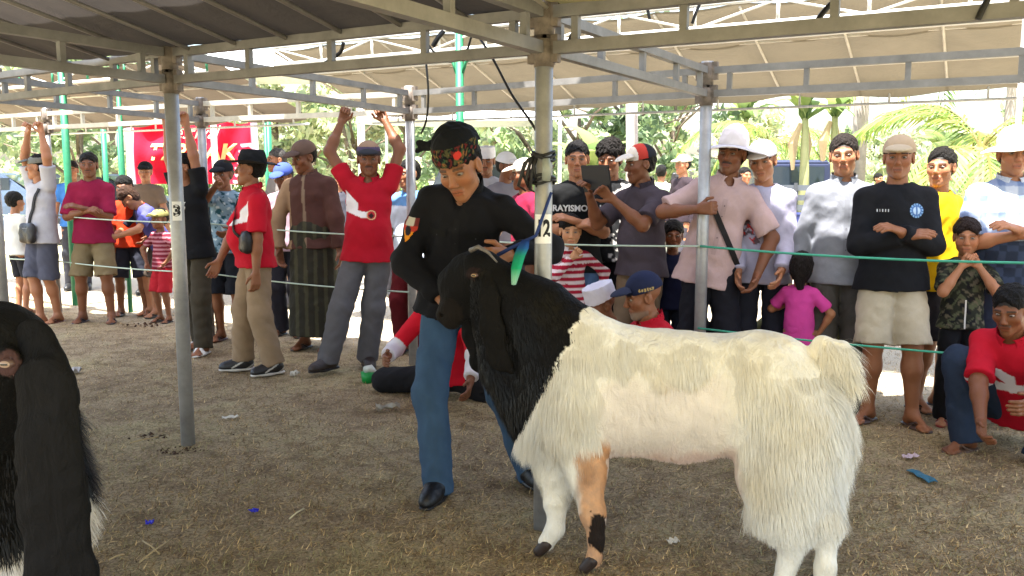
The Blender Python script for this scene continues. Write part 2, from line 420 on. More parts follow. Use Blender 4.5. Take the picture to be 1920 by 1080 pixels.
    if eyes:
        global EYE
        if EYE is None: EYE = eye_mesh()
        for s in (-1, 1):
            eo = bpy.data.objects.new('eye', EYE); COL.objects.link(eo); eo.parent = body
            eo.matrix_basis = Matrix.Translation(Vector(hp_(s*.031, .0752, .003)*k)) @ Matrix(Rh.tolist()).to_4x4() @ Matrix.Diagonal((.0128*k*kk, .0118*k*kk, .0066*k*kk, 1))
    # hair ------------------------------------------------------
    if hair and hair[0] != 'none':
        st = hair[0]; Q = F(); t_ = dict(short=.010, curly=.026, bob=.016, long=.014, thin=.006, bowl=.015)[st]
        hel(Q, (0, -.02, .042), (.0745+t_, .091+t_, .08+t_*1.1), .02)
        if st in ('bob', 'long'):
            hel(Q, (0, -.045, -.02), (.082, .07, .09), .03)
            if st == 'long': hrc(Q, (0, -.06, -.05), (0, -.08, -.14), .055, .03, .03)
        else: hel(Q, (0, -.05, -.005), (.07, .055, .07), .03)
        fl = .070 if st in ('bowl', 'bob', 'curly') else .088
        hel(Q, (0, .118, -.03+(.012 if st == 'thin' else 0)), (.105, .088, fl+.022), .010, True)      # the face stays free
        for s in (-1, 1): hel(Q, (s*.088, .036, -.03), (.038, .052, .075), .012, True); hel(Q, (s*.09, -.008, -.008), (.018, .024, .032), .008, True)
        if st != 'long' and st != 'bob': Q.cut(hp_(0, -.06, -.058), Rh@np.array([0, .25, -1.]))
        fq = 55 if st == 'curly' else 40
        Q.rip((.012 if st == 'curly' else .0062)*kk, fq/kk, px*.01).rip(.003*kk, 110/kk, px*.02)
        qv, qf = Q.mesh(max(.0048*kk, h*.55/k))
        if len(qv): 
            hc = c(hair[1]); cc = .62*hc*(1+.6*wob(qv, 120, 1.)[:, None]).clip(.3, 2.)
            mk('hair', qv*k, qf, M['hair'], root, True, cc)
    P.hp_ = hp_; P.Rh = Rh; P.HC = HC; P.kk = kk
    # hat -------------------------------------------------------
    if hat: make_hat(P, hat, h)
    # lower clothes ---------------------------------------------
    if low:
        lt, lc = low[0], low[1]; W = F(); opt = low[2] if len(low) > 2 else {}
        wc = [(pv+up*opt.get('waist', .09), up)]; W.el(pv+T(0, -.012, -.01), (.158*g, .118*g+belly*.3, .12), Rt, .05, False, wc).rc(pv, pv+up*.10, .142*g, .138*g, .05, fw, .74, wc)
        lo_ = opt.get('loose', 0.)
        if lt == 'sarong':
            a = (leg['R'][2]+leg['L'][2])/2; a = a+np.array([0, 0, .04]); b_ = nrm(a-pv)
            W.rc(pv-b_*.02, a+b_*.1, .175*g, .215*g, .06, fw, .82, [(a, b_)])
        else:
            for s, nm in ((-1, 'R'), (1, 'L')):
                hp, q, a, fy = leg[nm]
                if lt == 'shorts':
                    fr = opt.get('len', .86); e_ = hp+(q-hp)*fr; u_ = nrm(q-hp)
                    W.rc(hp+T(-s*.012, 0, 0), e_+u_*.06, .092*g+lo_*.3, .082*g+lo_*1.2, .012, None, 1., [(e_, u_)])
                else:
                    u_ = nrm(a-q); e_ = a+u_*opt.get('drop', .03)
                    W.rc(hp+T(-s*.012, 0, 0), q, .092*g+lo_*.3, .068*g+lo_, .014).rc(q, e_+u_*.06, .069*g+lo_, .06+lo_*1.2, .035, None, 1., [(e_, u_)])
        W.rip(.0065+lo_*.1, 13, px*.1).rip(.003, 34, px*.2)
        wv, wf = W.mesh(max(hb, .0085))
        cc = lc if not callable(lc) else None
        base = c(lc) if isinstance(lc, str) else None
        colr = np.tile(base, (len(wv), 1)) if base is not None else lc(wv)
        if 'pat' in opt: colr = opt['pat'](wv, colr)
        P.low = mk({'shorts': 'shorts', 'sarong': 'sarong'}.get(lt, 'trousers'), wv*k, wf, M['cloth'], root, True, colr)
    # upper clothes ---------------------------------------------
    if shirt:
        sc_, opt = shirt[0], (shirt[1] if len(shirt) > 1 else {})
        lg = opt.get('sleeve', .62); lo_ = opt.get('loose', .008)*.75; hem = opt.get('hem', -.09)
        X = F(); hp0 = pv+up*hem
        X.rc(hp0-up*.05, pv+up*.12, .205*g+lo_*1.3, .145*g+lo_, .05, fw, .74, [(hp0, -up)]).rc(pv+up*.1, C, .143*g+lo_, .149*g+lo_, .06, fw, .72, [(hp0, -up)]).rc(C, pv+up*.39, .146*g+lo_, .11*g+lo_*.6, .05, fw, .70)
        if belly: X.el(pv+up*.13+fw*(.05+belly*.4), (.14*g, .09+belly, .15), Rt, .06, False, [(hp0, -up)])
        for s, nm in ((-1, 'R'), (1, 'L')):
            S, e, t = arm[nm]
            X.rc(C+up*.078+rt*s*.04, S, .076, .056+lo_*.3, .05)
            u_ = nrm(e-S)
            if lg <= 1:
                e_ = S+(e-S)*lg; X.rc(S, e_+u_*.05, .058*g+lo_*.4, .060*g+lo_*1.3, .03, None, 1., [(e_, u_)])
            else:
                u2 = nrm(t-e); e_ = e+(t-e)*(lg-1)
                X.rc(S, e, .058*g+lo_*.4, .050*g+lo_*.7, .03).rc(e, e_+u2*.04, .050*g+lo_*.7, .036+lo_*.8, .03, None, 1., [(e_, u2)])
        X.rc(N-up*.035, N+up*.12, opt.get('neck', .064), .072, .012, sub=True)
        if opt.get('vneck'): X.rc(N+fw*.05-up*.0, N+fw*.14-up*opt['vneck'], .045, .006, .010, sub=True)
        X.rip(opt.get('wr', .006), 11, px*.13).rip(.0026, 24, px*.07)
        xv, xf = X.mesh(max(hb, .0085))
        base = c(sc_) if isinstance(sc_, str) else sc_
        colr = np.tile(base, (len(xv), 1))
        # coordinates on the garment: sideways, height over the hips, depth
        dd = xv-pv; P.cs = lambda q: np.stack([(q-pv)@rt, (q-pv)@up, (q-pv)@fw], -1)
        if 'pat' in opt: colr = opt['pat'](P.cs(xv), colr, xv, P)
        P.shirt = mk(opt.get('name', 'shirt'), xv*k, xf, M['cloth'], root, True, colr); P.X = X
        if opt.get('collar'):
            cl = F(); n0 = N-up*.012+fw*.004; tl = nrm(up*.9+fw*.3)
            cl.rc(n0-up*.03, n0+up*.06, .086, .072, .01, None, 1., [(n0-up*.022, -up-fw*.5), (n0+up*.042, tl)]); cl.rc(n0-up*.06, n0+up*.1, .079, .066, .004, sub=True)
            cl.rc(n0+fw*.05-up*.03, n0+fw*.12-up*.0, .02, .045, .006, sub=True)
            cv, cf = cl.mesh(max(.0052, h*.6/k))
            if len(cv): mk('collar', cv*k, cf, M['cloth'], root, True, np.tile(c(opt['collar']), (len(cv), 1)))
        if opt.get('placket'):          # buttoned front strip with its buttons
            strip = decal(P, 0, .20, .028, .34, lambda a_, b_: base*.86, name='placket', lift=.003, sub=(3, 16))
            for j in range(opt.get('buttons', 5)):
                decal(P, 0, .07+.065*j, .013, .013, lambda a_, b_, q=opt.get('bcol', '#d8d2c8'): np.where((np.hypot(a_, b_) < 1)[..., None], c(q), np.nan), name='button', parent=strip, lift=.008, sub=(4, 4))
    # feet ------------------------------------------------------
    if feet and feet[0] != 'bare':
        for s, nm in ((-1, 'R'), (1, 'L')):
            hp, q, a, fy = leg[nm]; d = rot('Z', fy)@T(0, 1, 0); sd = np.cross(d, [0, 0, 1.]); z0 = a[2]-.08
            g_ = a*np.array([1, 1, 0])+np.array([0, 0, z0]); Z = np.array([0, 0, 1.])
            if feet[0] == 'sandal':
                E = F(); E.rc(g_-d*.045+Z*.006, g_+d*.06+Z*.006, .038, .043, .01, Z, .3).rc(g_+d*.05+Z*.006, g_+d*.13+Z*.006, .043, .04, .02, Z, .3)
                sv, sf = E.mesh(max(.0055, h*.6/k)); so = mk('sandal', sv*k, sf, M['leather'], root, True, np.tile(c(feet[1]), (len(sv), 1)))
                t0 = g_+d*.115+Z*.02; mb = MB()
                for q_ in (-1, 1): mb.tube([(t0)*k, (g_+d*.075+sd*q_*.026+Z*.045)*k, (g_+d*.02+sd*q_*.043+Z*.012)*k], .0055*k, 6)
                if len(feet) > 2: mb.tube([(g_+d*.07+sd*.045+Z*.012)*k, (g_+d*.075+sd*.02+Z*.05)*k, (g_+d*.075-sd*.02+Z*.05)*k, (g_+d*.07-sd*.045+Z*.012)*k], .017*k, 8)
                st = mb.build('strap', mat_col(feet[2] if len(feet) > 2 else feet[1]), so)
            else:
                E = F(); E.rc(g_-d*.04+Z*.05, g_+d*.02+Z*.06, .042, .045, .02).rc(g_+Z*.06, g_+d*.13+Z*.035, .047, .036, .04).rc(a, g_+Z*.05, .045, .045, .03).rc(g_+d*.09+Z*.035, g_+d*.155+Z*.03, .043, .03, .03); E.cut(g_+Z*.018, -Z); E.cut(g_+Z*.115, Z)
                sv, sf = E.mesh(max(.0055, h*.6/k)); so = mk('shoe', sv*k, sf, M['leather'], root, True, shoe_col(sv, g_, d, feet))
                O = F(); O.rc(g_-d*.045+Z*.01, g_+d*.06+Z*.01, .046, .043, .01, Z, .32).rc(g_+d*.05+Z*.01, g_+d*.155+Z*.011, .043, .033, .02, Z, .36); O.cut(g_+Z*.02, Z)
                ov, of = O.mesh(max(.0055, h*.6/k)); mk('sole', ov*k, of, M['leather'], so, True, np.tile(c(feet[2] if len(feet) > 2 else '#121212'), (len(ov), 1)))
    return P
def tw_up(d): return d[2] > .6
def shoe_col(v, g_, d, feet):
    cc = np.tile(c(feet[1]), (len(v), 1))
    if feet[0] == 'sneaker':
        q = (v-g_)@d; s_ = (np.abs(np.sin(q*24+v[:, 2]*40)) < .3)&(q < .09); cc[s_] = c('#b9b6af')
    return cc
MC = {}
def mat_col(h_, rough=.6, **kw):
    if (h_, rough) not in MC: MC[(h_, rough)] = mat_plain('paint_'+h_.strip('#'), c(h_), rough, var=.12, **kw)
    return MC[(h_, rough)]
def decal(P, u, v, wd, ht, fn, name='badge', parent=None, lift=.004, sub=(16, 16), field=None, side=None, mat='decal', org=None):
    """print lying on the garment: a fine sheet pressed onto its surface (u sideways, v over the hips)"""
    X = field or P.X; nu, nv = sub
    a, b = np.meshgrid(np.linspace(-1, 1, nu+1), np.linspace(-1, 1, nv+1), indexing='ij')
    fw, rt = (P.fw, P.rt) if side is None else side
    p0 = P.pv+P.up*v+rt*u if org is None else org
    q = p0+rt*(a[..., None]*wd/2)+P.up*(b[..., None]*ht/2)
    t = np.full(a.shape, .34)
    for _ in range(40):
        d = X.ev(q+fw*t[..., None]); t = np.maximum(t-np.maximum(d, -.01)*.8, -.05)
    pts = (q+fw*(t[..., None]+lift)).reshape(-1, 3)
    cols = fn(a, b); cols = np.broadcast_to(cols, a.shape+(3,)).reshape(-1, 3)
    idx = np.arange((nu+1)*(nv+1)).reshape(nu+1, nv+1)
    qd = np.stack([idx[:-1, :-1], idx[1:, :-1], idx[1:, 1:], idx[:-1, 1:]], -1).reshape(-1, 4)
    ok = ~np.isnan(cols[qd]).any((1, 2)); qd = qd[ok]
    cols = np.nan_to_num(cols)
    return mk(name, pts*P.k, qd, M[mat], parent or P.shirt, True, cols)
def text_mesh(txt, size, shear=0., bold=0.):
    cu = bpy.data.curves.new('lettering', 'FONT'); cu.body = txt; cu.size = size; cu.align_x = 'CENTER'; cu.align_y = 'CENTER'; cu.shear = shear; cu.offset = bold; cu.resolution_u = 3
    ob = bpy.data.objects.new('lettering', cu); COL.objects.link(ob); dg = bpy.context.evaluated_depsgraph_get()
    me = bpy.data.meshes.new_from_object(ob.evaluated_get(dg)); bpy.data.objects.remove(ob)
    bm = bmesh.new(); bm.from_mesh(me); bmesh.ops.triangulate(bm, faces=bm.faces)
    v = np.array([q.co for q in bm.verts]); f = [tuple(x.index for x in q.verts) for q in bm.faces]; bm.free(); return v, f
def shirt_text(P, txt, u, v, size, col, name='lettering', bold=.0):
    tv, tf = text_mesh(txt, size, 0, bold); X = P.X
    q = P.pv+P.up*v+P.rt*u+np.outer(tv[:, 0], P.rt)+np.outer(tv[:, 1], P.up); t = np.full(len(q), .34)
    for _ in range(40): t -= np.maximum(X.ev(q+P.fw*t[:, None]), -.01)*.8
    return mk(name, (q+P.fw*(t+.009)[:, None])*P.k, tf, mat_col(col, .8), P.shirt, False)
def make_hat(P, hat, h):
    ty, hc = hat[0], c(hat[1]); o = hat[2] if len(hat) > 2 else {}; kk = P.kk; Rh = P.Rh; k = P.k
    def lp(x, f, z): return P.hp_(x, f, z)
    def el(f_, ctr, rad, kq=.01, sub=False, tilt=0.): f_.el(lp(*ctr), np.array(rad)*kk, Rh@rot('X', tilt), kq*kk, sub)
    Q = F(); up = Rh@np.array([0, 0, 1.]); fz = Rh@np.array([0, -1., 0])
    z0 = o.get('z', .045); hm = max(.0045*kk, h*.5/k)
    def paint(v, base, fn):
        cc = np.tile(base, (len(v), 1)); q = ((v-P.HC)@Rh)/kk; q = np.stack([q[:, 0], -q[:, 1], q[:, 2]], 1)
        return fn(q, cc) if fn else cc
    if ty == 'cap':
        el(Q, (0, -.016, z0), (.09, .107, o.get('h', .092))); Q.cut(lp(0, 0, z0-.012), -up-fz*.12)
        v, f = Q.mesh(hm); ho = mk('cap', v*k, f, M['cloth'], P.root, True, paint(v, hc, o.get('pat')))
        W = F(); W.el(lp(0, .10, z0+.0), np.array([.074, .082, .030])*kk, Rh@rot('X', o.get('tilt', 14)), .01)
        W.el(lp(0, .10, z0-.013), np.array([.079, .09, .030])*kk, Rh@rot('X', o.get('tilt', 14)), .004, True)
        W.cut(lp(0, .075, z0), -fz)
        v, f = W.mesh(hm); mk('brim', v*k, f, M['cloth'], ho, True, np.tile(c(o.get('brim', hat[1])), (len(v), 1)))
    elif ty == 'kopiah':
        Q.rc(lp(0, -.016, z0-.03), lp(0, -.016, z0+o.get('h', .05)+.03), .092*kk, .086*kk, .01, fz, 1.14, [(lp(0, 0, z0-.012), -up-fz*.1), (lp(0, 0, z0+o.get('h', .05)+.032), up)]); Q.rip(.003, 40)
        v, f = Q.mesh(hm); mk('cap', v*k, f, M['cloth'], P.root, True, paint(v, hc, o.get('pat')))
    elif ty == 'bucket':
        el(Q, (0, -.014, z0+.02), (.088, .106, o.get('h', .085))); Q.cut(lp(0, 0, z0-.014), -up); Q.cut(lp(0, 0, z0+o.get('flat', .2)), up); Q.rip(.004, 26, 2.)
        v, f = Q.mesh(hm); ho = mk('hat', v*k, f, M['cloth'], P.root, True, paint(v, hc, o.get('pat')))
        n = 36; rr = o.get('brim_r', .06); dr = o.get('droop', .03); vs = []; fs = []
        for i in range(n):
            an = 2*math.pi*i/n; wv = o.get('wave', .006)*math.sin(2*an+1)+.004*math.sin(5*an)+o.get('roll', 0.)*abs(math.sin(an))**2
            for j, (q, dz) in enumerate(((-.006, .004), (rr*.5, -dr*.35), (rr, -dr), (rr, -dr-.005), (rr*.5, -dr*.35-.006), (-.006, -.004))):
                vs.append(lp((.09+q)*math.sin(an), -.014+(.107+q)*math.cos(an), z0+dz+wv*max(q, 0)/rr)*k)
        for i in range(n):
            for j in range(6):
                a, b = i*6+j, ((i+1) % n)*6+j; a2, b2 = i*6+(j+1) % 6, ((i+1) % n)*6+(j+1) % 6; fs.append((a, b, b2, a2))
        mk('brim', vs, fs, M['cloth'], ho, True, np.tile(c(o.get('brim', hat[1])), (len(vs), 1)))
    elif ty == 'cloth':           # knotted batik headcloth
        Q.rc(lp(0, -.012, z0-.02), lp(0, -.02, z0+.02), .096*kk, .084*kk, .02, fz, 1.16); el(Q, (0, -.03, z0+.02), (.088, .102, .062), .03)
        Q.cut(lp(0, .09, z0-.026), -up-fz*.22); Q.rip(.006, 30, 1.)
        v, f = Q.mesh(.0036); ho = mk('headcloth', v*k, f, M['cloth'], P.root, True, paint(v, hc, o.get('pat')))
        K = F(); kn = lp(-.092, -.02, z0+.03)
        K.el(kn, (.026, .022, .022)); dx = Rh@np.array([-1., 0, 0])
        K.rc(kn, kn+dx*.06+up*.018, .02, .014, .01, fz, .5).rc(kn+dx*.03, kn+dx*.075-up*.012, .018, .013, .01, fz, .5); K.rip(.004, 60)
        v, f = K.mesh(.0045); mk('knot', v*k, f, M['cloth'], ho, True, np.tile(hc, (len(v), 1)))
    if o.get('badge'):
        pass
# ---------------------------------------------------------------- ground
PR0 = np.array([1.165, 5.28, 0])
def mat_ground():
    m, n, b = mat_new('dry_grass_ground'); co = coords(n)
    t1 = noise(n, 1.3, 5, .65, co, .5); t2 = noise(n, 6., 6, .72, co, .4); t3 = noise(n, 75., 5, .75, co)
    r2 = ramp(n, t2.outputs[0], [(.28, (.15, .108, .068)), (.42, (.262, .203, .135)), (.56, (.37, .30, .205)), (.74, (.30, .268, .165))])
    r3 = ramp(n, t3.outputs[0], [(.3, (.35, .33, .3)), (.5, (.95, .93, .9)), (.72, (1.75, 1.7, 1.5))])
    r1 = ramp(n, t1.outputs[0], [(.3, (.78, .72, .68)), (.5, (1.05, 1.02, .96)), (.68, (1.12, 1.16, .98))])
    a = n.nodes.new('ShaderNodeVectorMath'); a.operation = 'MULTIPLY'; n.links.new(r2.outputs[0], a.inputs[0]); n.links.new(r3.outputs[0], a.inputs[1])
    a2 = n.nodes.new('ShaderNodeVectorMath'); a2.operation = 'MULTIPLY'; n.links.new(a.outputs[0], a2.inputs[0]); n.links.new(r1.outputs[0], a2.inputs[1])
    # dusty soil behind the rear posts, its colour paled to look sunlit
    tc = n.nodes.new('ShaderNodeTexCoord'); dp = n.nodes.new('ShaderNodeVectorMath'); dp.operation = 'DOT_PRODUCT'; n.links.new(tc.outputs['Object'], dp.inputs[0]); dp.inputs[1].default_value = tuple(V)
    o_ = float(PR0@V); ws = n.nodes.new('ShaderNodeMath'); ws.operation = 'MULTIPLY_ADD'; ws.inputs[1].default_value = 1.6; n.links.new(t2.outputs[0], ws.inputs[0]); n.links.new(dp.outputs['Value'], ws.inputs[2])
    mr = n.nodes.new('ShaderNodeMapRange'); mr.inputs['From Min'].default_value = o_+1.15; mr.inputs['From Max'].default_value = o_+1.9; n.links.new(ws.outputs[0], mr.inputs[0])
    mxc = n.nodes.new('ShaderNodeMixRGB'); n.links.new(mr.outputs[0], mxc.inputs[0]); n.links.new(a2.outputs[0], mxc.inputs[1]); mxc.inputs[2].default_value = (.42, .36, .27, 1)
    n.links.new(mxc.outputs[0], b.inputs['Base Color']); b.inputs['Roughness'].default_value = .95; b.inputs['Specular IOR Level'].default_value = .15
    ad = n.nodes.new('ShaderNodeMath'); ad.operation = 'MULTIPLY_ADD'; ad.inputs[1].default_value = .5
    n.links.new(t3.outputs[0], ad.inputs[0]); n.links.new(t2.outputs[0], ad.inputs[2]); bump(n, b, ad.outputs[0], .8, .03); return m
def mat_field():
    m, n, b = mat_new('sunlit_field'); co = coords(n)
    t1 = noise(n, .25, 5, .65, co); t2 = noise(n, 9., 5, .7, co)
    r = ramp(n, t1.outputs[0], [(.35, (.40, .34, .25)), (.6, (.30, .30, .15))]); r2 = ramp(n, t2.outputs[0], [(.3, (.7, .7, .7)), (.7, (1.25, 1.25, 1.2))])
    a = n.nodes.new('ShaderNodeVectorMath'); a.operation = 'MULTIPLY'; n.links.new(r.outputs[0], a.inputs[0]); n.links.new(r2.outputs[0], a.inputs[1])
    n.links.new(a.outputs[0], b.inputs['Base Color']); b.inputs['Roughness'].default_value = .95; bump(n, b, t2.outputs[0], .5, .04); return m
def gz(x, y): return .012*np.sin(x*1.3+.4)*np.sin(y*1.1)+.006*np.sin(x*3.7+y*2.9)
xs = np.linspace(-9, 9, 121); ys = np.linspace(-2, 13, 101)
GX, GY = np.meshgrid(xs, ys, indexing='ij'); idx = np.arange(GX.size).reshape(GX.shape)
GZ = gz(GX, GY); GZ[0] = GZ[-1] = 0; GZ[:, 0] = GZ[:, -1] = 0
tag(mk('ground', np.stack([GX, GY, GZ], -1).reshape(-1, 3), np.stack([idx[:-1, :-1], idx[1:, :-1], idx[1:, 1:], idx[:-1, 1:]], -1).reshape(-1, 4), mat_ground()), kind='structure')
mb = MB(); E_ = 420
for x0, y0, x1, y1 in ((-E_, -60, -9, E_), (9, -60, E_, E_), (-9, -60, 9, -2), (-9, 13, 9, E_)):
    mb.add([(x0, y0, 0), (x1, y0, 0), (x1, y1, 0), (x0, y1, 0)], [(0, 1, 2, 3)])
tag(mb.build('field', mat_field()), kind='structure')
# dry grass: short straw-like blades lying and standing over the near ground
def grass(name, n, y0, y1, hmin, hmax, wdt, flat):
    t = rng.random(n); Y = y0*(y1/y0)**t; X = (rng.random(n)*2-1)*(Y*.64+.4)
    P = np.stack([X, Y, gz(X, Y)-.002], 1); an = rng.random(n)*2*math.pi
    el = rng.random(n)**1.5*flat; L = hmin+rng.random(n)*(hmax-hmin)
    d = np.stack([np.cos(an)*np.cos(el), np.sin(an)*np.cos(el), np.sin(el)], 1)*L[:, None]
    s = np.stack([-np.sin(an), np.cos(an), rng.random(n)*.5], 1)*wdt*(.6+.8*rng.random(n))[:, None]
    v = np.stack([P-s+[0, 0, .006], P+s+[0, 0, .006], P+d+[0, 0, .004]], 1).reshape(-1, 3)
    pal = np.array([c('#8d7650'), c('#6a573b'), c('#a48d66'), c('#6c6444'), c('#4d3e2b'), c('#787050'), c('#5d4934')])
    pi = rng.integers(0, len(pal), n); patch = np.sin(X*1.7+np.sin(Y*1.1))*np.sin(Y*1.5+1)
    pi = np.where((patch > .45)&(rng.random(n) < .5), 5, pi); cc = pal[pi]*(1.05+1.2*rng.random(n))[:, None]
    return mk(name, v, np.arange(3*n).reshape(n, 3), M['cloth'], None, False, np.repeat(cc, 3, 0))
M['blade'] = mat_attr('blade', .9, 0., spec=.15, var=.05)
o = grass('dry_grass', 170000, 2.3, 11, .012, .045, .0017, 1.0); o.data.materials[0] = M['blade']; tag(o, 'short dry brown grass covering the shaded ground', 'grass', kind='stuff')

# ---------------------------------------------------------------- tent frames
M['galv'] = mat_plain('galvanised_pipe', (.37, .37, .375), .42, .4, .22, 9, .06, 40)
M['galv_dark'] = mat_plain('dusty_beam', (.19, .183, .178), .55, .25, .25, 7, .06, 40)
M['rust'] = mat_plain('rusty_joint', (.17, .14, .12), .7, .25, .4, 22, .25, 60)
M['green'] = mat_plain('green_paint', c('#23704f'), .5, 0., .18, 12)
M['cream_pipe'] = mat_plain('cream_pipe', (.5, .47, .41), .5, .2, .15, 10)
M['white_pipe'] = mat_plain('white_pipe', (.6, .6, .57), .45, .1, .12, 10)
M['black'] = mat_plain('black_rubber', (.012, .012, .014), .5, 0, .3, 30)
M['paper'] = mat_plain('white_paper', (.86, .86, .87), .8, 0, .04, 20)
M['ink'] = mat_plain('black_ink', (.01, .01, .012), .7)
ZU, ZL = 2.08, 1.945
P12 = np.array([.125, 3.46, 0]); P3 = np.array([-1.755, 4.54, 0]); P1L = np.array([-3.345, 5.62, 0]); PR = np.array([1.165, 5.28, 0]); PM = np.array([-.775, 6.67, 0]); P39 = np.array([-2.69, 7.6, 0]); P95 = np.array([-4.64, 8.75, 0])
Z = np.array([0, 0, 1.])
def post(base, label, num=None, r=.036, group='silver tent posts', top=None):
    t = tag(empty('tent_post', base), label, 'post', group)
    mb = MB(); mb.tube([(0, 0, -.02), (0, 0, 2.135)], r, 16); mb.build('pole', M['galv'], t, True)
    for o_ in (U, -U, V):
        mb = MB(); s_ = o_*(r+.012)
        for z in (ZU, ZL): mb = MB(); mb.beam(s_+Z*(z-.055), s_+Z*(z+.05), .035, .032); mb.build('socket', M['rust'], t)
    mb = MB(); mb.tube([(0, 0, ZU-.1), (0, 0, ZU+.045)], r+.004, 16); mb.tube([(0, 0, ZL-.07), (0, 0, ZL+.05)], r+.004, 16); mb.build('joint_sleeve', M['rust'], t, True)
    if num:
        z, txt, wd, fz = num; to = nrm(np.array([0, 0, 0])-base*np.array([1, 1, 0])); sd = np.array([-to[1], to[0], 0])
        # paper sheet wrapped on the pole
        vs = []; fs = []; q = 10
        for i in range(q+1):
            an = (i/q-.5)*wd/r
            for z_ in (z-fz*.66, z+fz*.66): vs.append((to*math.cos(an)+sd*math.sin(an))*(r+.0025)+Z*z_)
        for i in range(q): fs.append((2*i, 2*i+2, 2*i+3, 2*i+1))
        pp = mk('number_sheet', vs, fs, M['paper'], t)
        tv, tf = text_mesh(txt, fz, 0, .004); tv[:, 0] *= .6 if len(txt) > 1 else .95; an = tv[:, 0]/r*1.0
        tv2 = (np.outer(np.cos(an), to)+np.outer(np.sin(an), sd))*(r+.0045)+np.outer(tv[:, 1]+z, Z)
        mk('number', tv2, tf, M['ink'], pp, False)
    return t
post(P12, 'silver tent post with number 12 sheet behind the white goat', (1.245, '12', .070, .088))
post(P3, 'silver tent post with number 3 sheet standing alone on the grass', (1.275, '3', .046, .075), r=.037)
post(P1L, 'silver tent post cut by the left picture edge above the black goat', r=.036)
post(PR, 'silver tent post gripped by the man in the wide white hat')
post(PM, 'silver tent post behind the left shoulder of the handler')
post(P39, 'silver tent post between the black shirt man and the bucket hat man')
post(P95, 'thin silver tent post beside the man with both arms on the pipe', r=.030)
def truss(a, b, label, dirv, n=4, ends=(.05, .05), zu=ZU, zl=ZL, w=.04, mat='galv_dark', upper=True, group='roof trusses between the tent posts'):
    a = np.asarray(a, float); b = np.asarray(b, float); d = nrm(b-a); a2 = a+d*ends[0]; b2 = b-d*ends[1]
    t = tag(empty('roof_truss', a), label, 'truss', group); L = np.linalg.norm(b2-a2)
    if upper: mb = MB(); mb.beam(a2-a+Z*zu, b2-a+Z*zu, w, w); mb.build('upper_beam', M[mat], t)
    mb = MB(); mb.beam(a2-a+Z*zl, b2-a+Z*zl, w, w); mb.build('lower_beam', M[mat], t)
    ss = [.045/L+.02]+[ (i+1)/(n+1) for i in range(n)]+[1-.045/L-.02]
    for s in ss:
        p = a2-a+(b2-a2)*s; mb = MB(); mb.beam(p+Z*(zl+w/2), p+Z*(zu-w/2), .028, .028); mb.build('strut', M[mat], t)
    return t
far = lambda p, d, k: p+d*k
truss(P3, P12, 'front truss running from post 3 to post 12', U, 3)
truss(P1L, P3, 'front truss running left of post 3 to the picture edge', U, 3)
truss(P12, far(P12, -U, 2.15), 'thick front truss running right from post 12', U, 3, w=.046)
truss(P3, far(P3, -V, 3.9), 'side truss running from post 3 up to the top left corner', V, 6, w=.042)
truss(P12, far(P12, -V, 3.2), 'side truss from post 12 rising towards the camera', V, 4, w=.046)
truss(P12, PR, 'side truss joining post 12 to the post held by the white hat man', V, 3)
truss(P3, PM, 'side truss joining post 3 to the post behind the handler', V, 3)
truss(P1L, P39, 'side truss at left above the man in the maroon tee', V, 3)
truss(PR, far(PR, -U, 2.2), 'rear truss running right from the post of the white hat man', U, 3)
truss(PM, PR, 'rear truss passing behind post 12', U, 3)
truss(P39, PM, 'rear truss held by the man in the red polo with raised arms', U, 3, mat='cream_pipe')
truss(P95, P39, 'rear truss above the maroon and orange tees', U, 3, mat='cream_pipe')
truss(far(P95, U, 2.1), P95, 'rear truss held by the man in the grey tee at far left', U, 3, mat='cream_pipe')

# ---------------------------------------------------------------- canvas roofs
def mat_canvas(name, col, tr, var=.12):
    m, n, b = mat_new(name); co = coords(n); t = noise(n, 1.4, 6, .7, co, .6); col = np.array(col)
    r = ramp(n, t.outputs[0], [(.3, tuple(col*(1-var))), (.7, tuple(col*(1+var)))])
    n.links.new(r.outputs[0], b.inputs['Base Color']); b.inputs['Roughness'].default_value = .9; b.inputs['Specular IOR Level'].default_value = .1
    bu = bump(n, b, noise(n, 3.2, 5, .6, co, 1.).outputs[0], .35, .06)
    tb = n.nodes.new('ShaderNodeBsdfTranslucent'); n.links.new(r.outputs[0], tb.inputs[0]); mx = n.nodes.new('ShaderNodeMixShader'); mx.inputs[0].default_value = tr
    n.links.new(b.outputs[0], mx.inputs[1]); n.links.new(tb.outputs[0], mx.inputs[2]); n.links.new(mx.outputs[0], n.nodes['Material Output'].inputs[0]); return m
M['canvas_grey'] = mat_canvas('grey_canvas', (.085, .077, .074), .14)
M['canvas_olive'] = mat_canvas('olive_canvas', (.33, .27, .11), .3)
M['canvas_tan'] = mat_canvas('tan_canvas', (.20, .172, .122), .13)
M['canvas_brown'] = mat_canvas('brown_canvas', (.15, .122, .092), .12)
M['pipe_dark'] = mat_plain('roof_rafter', (.3, .285, .27), .5, .3, .2, 8)
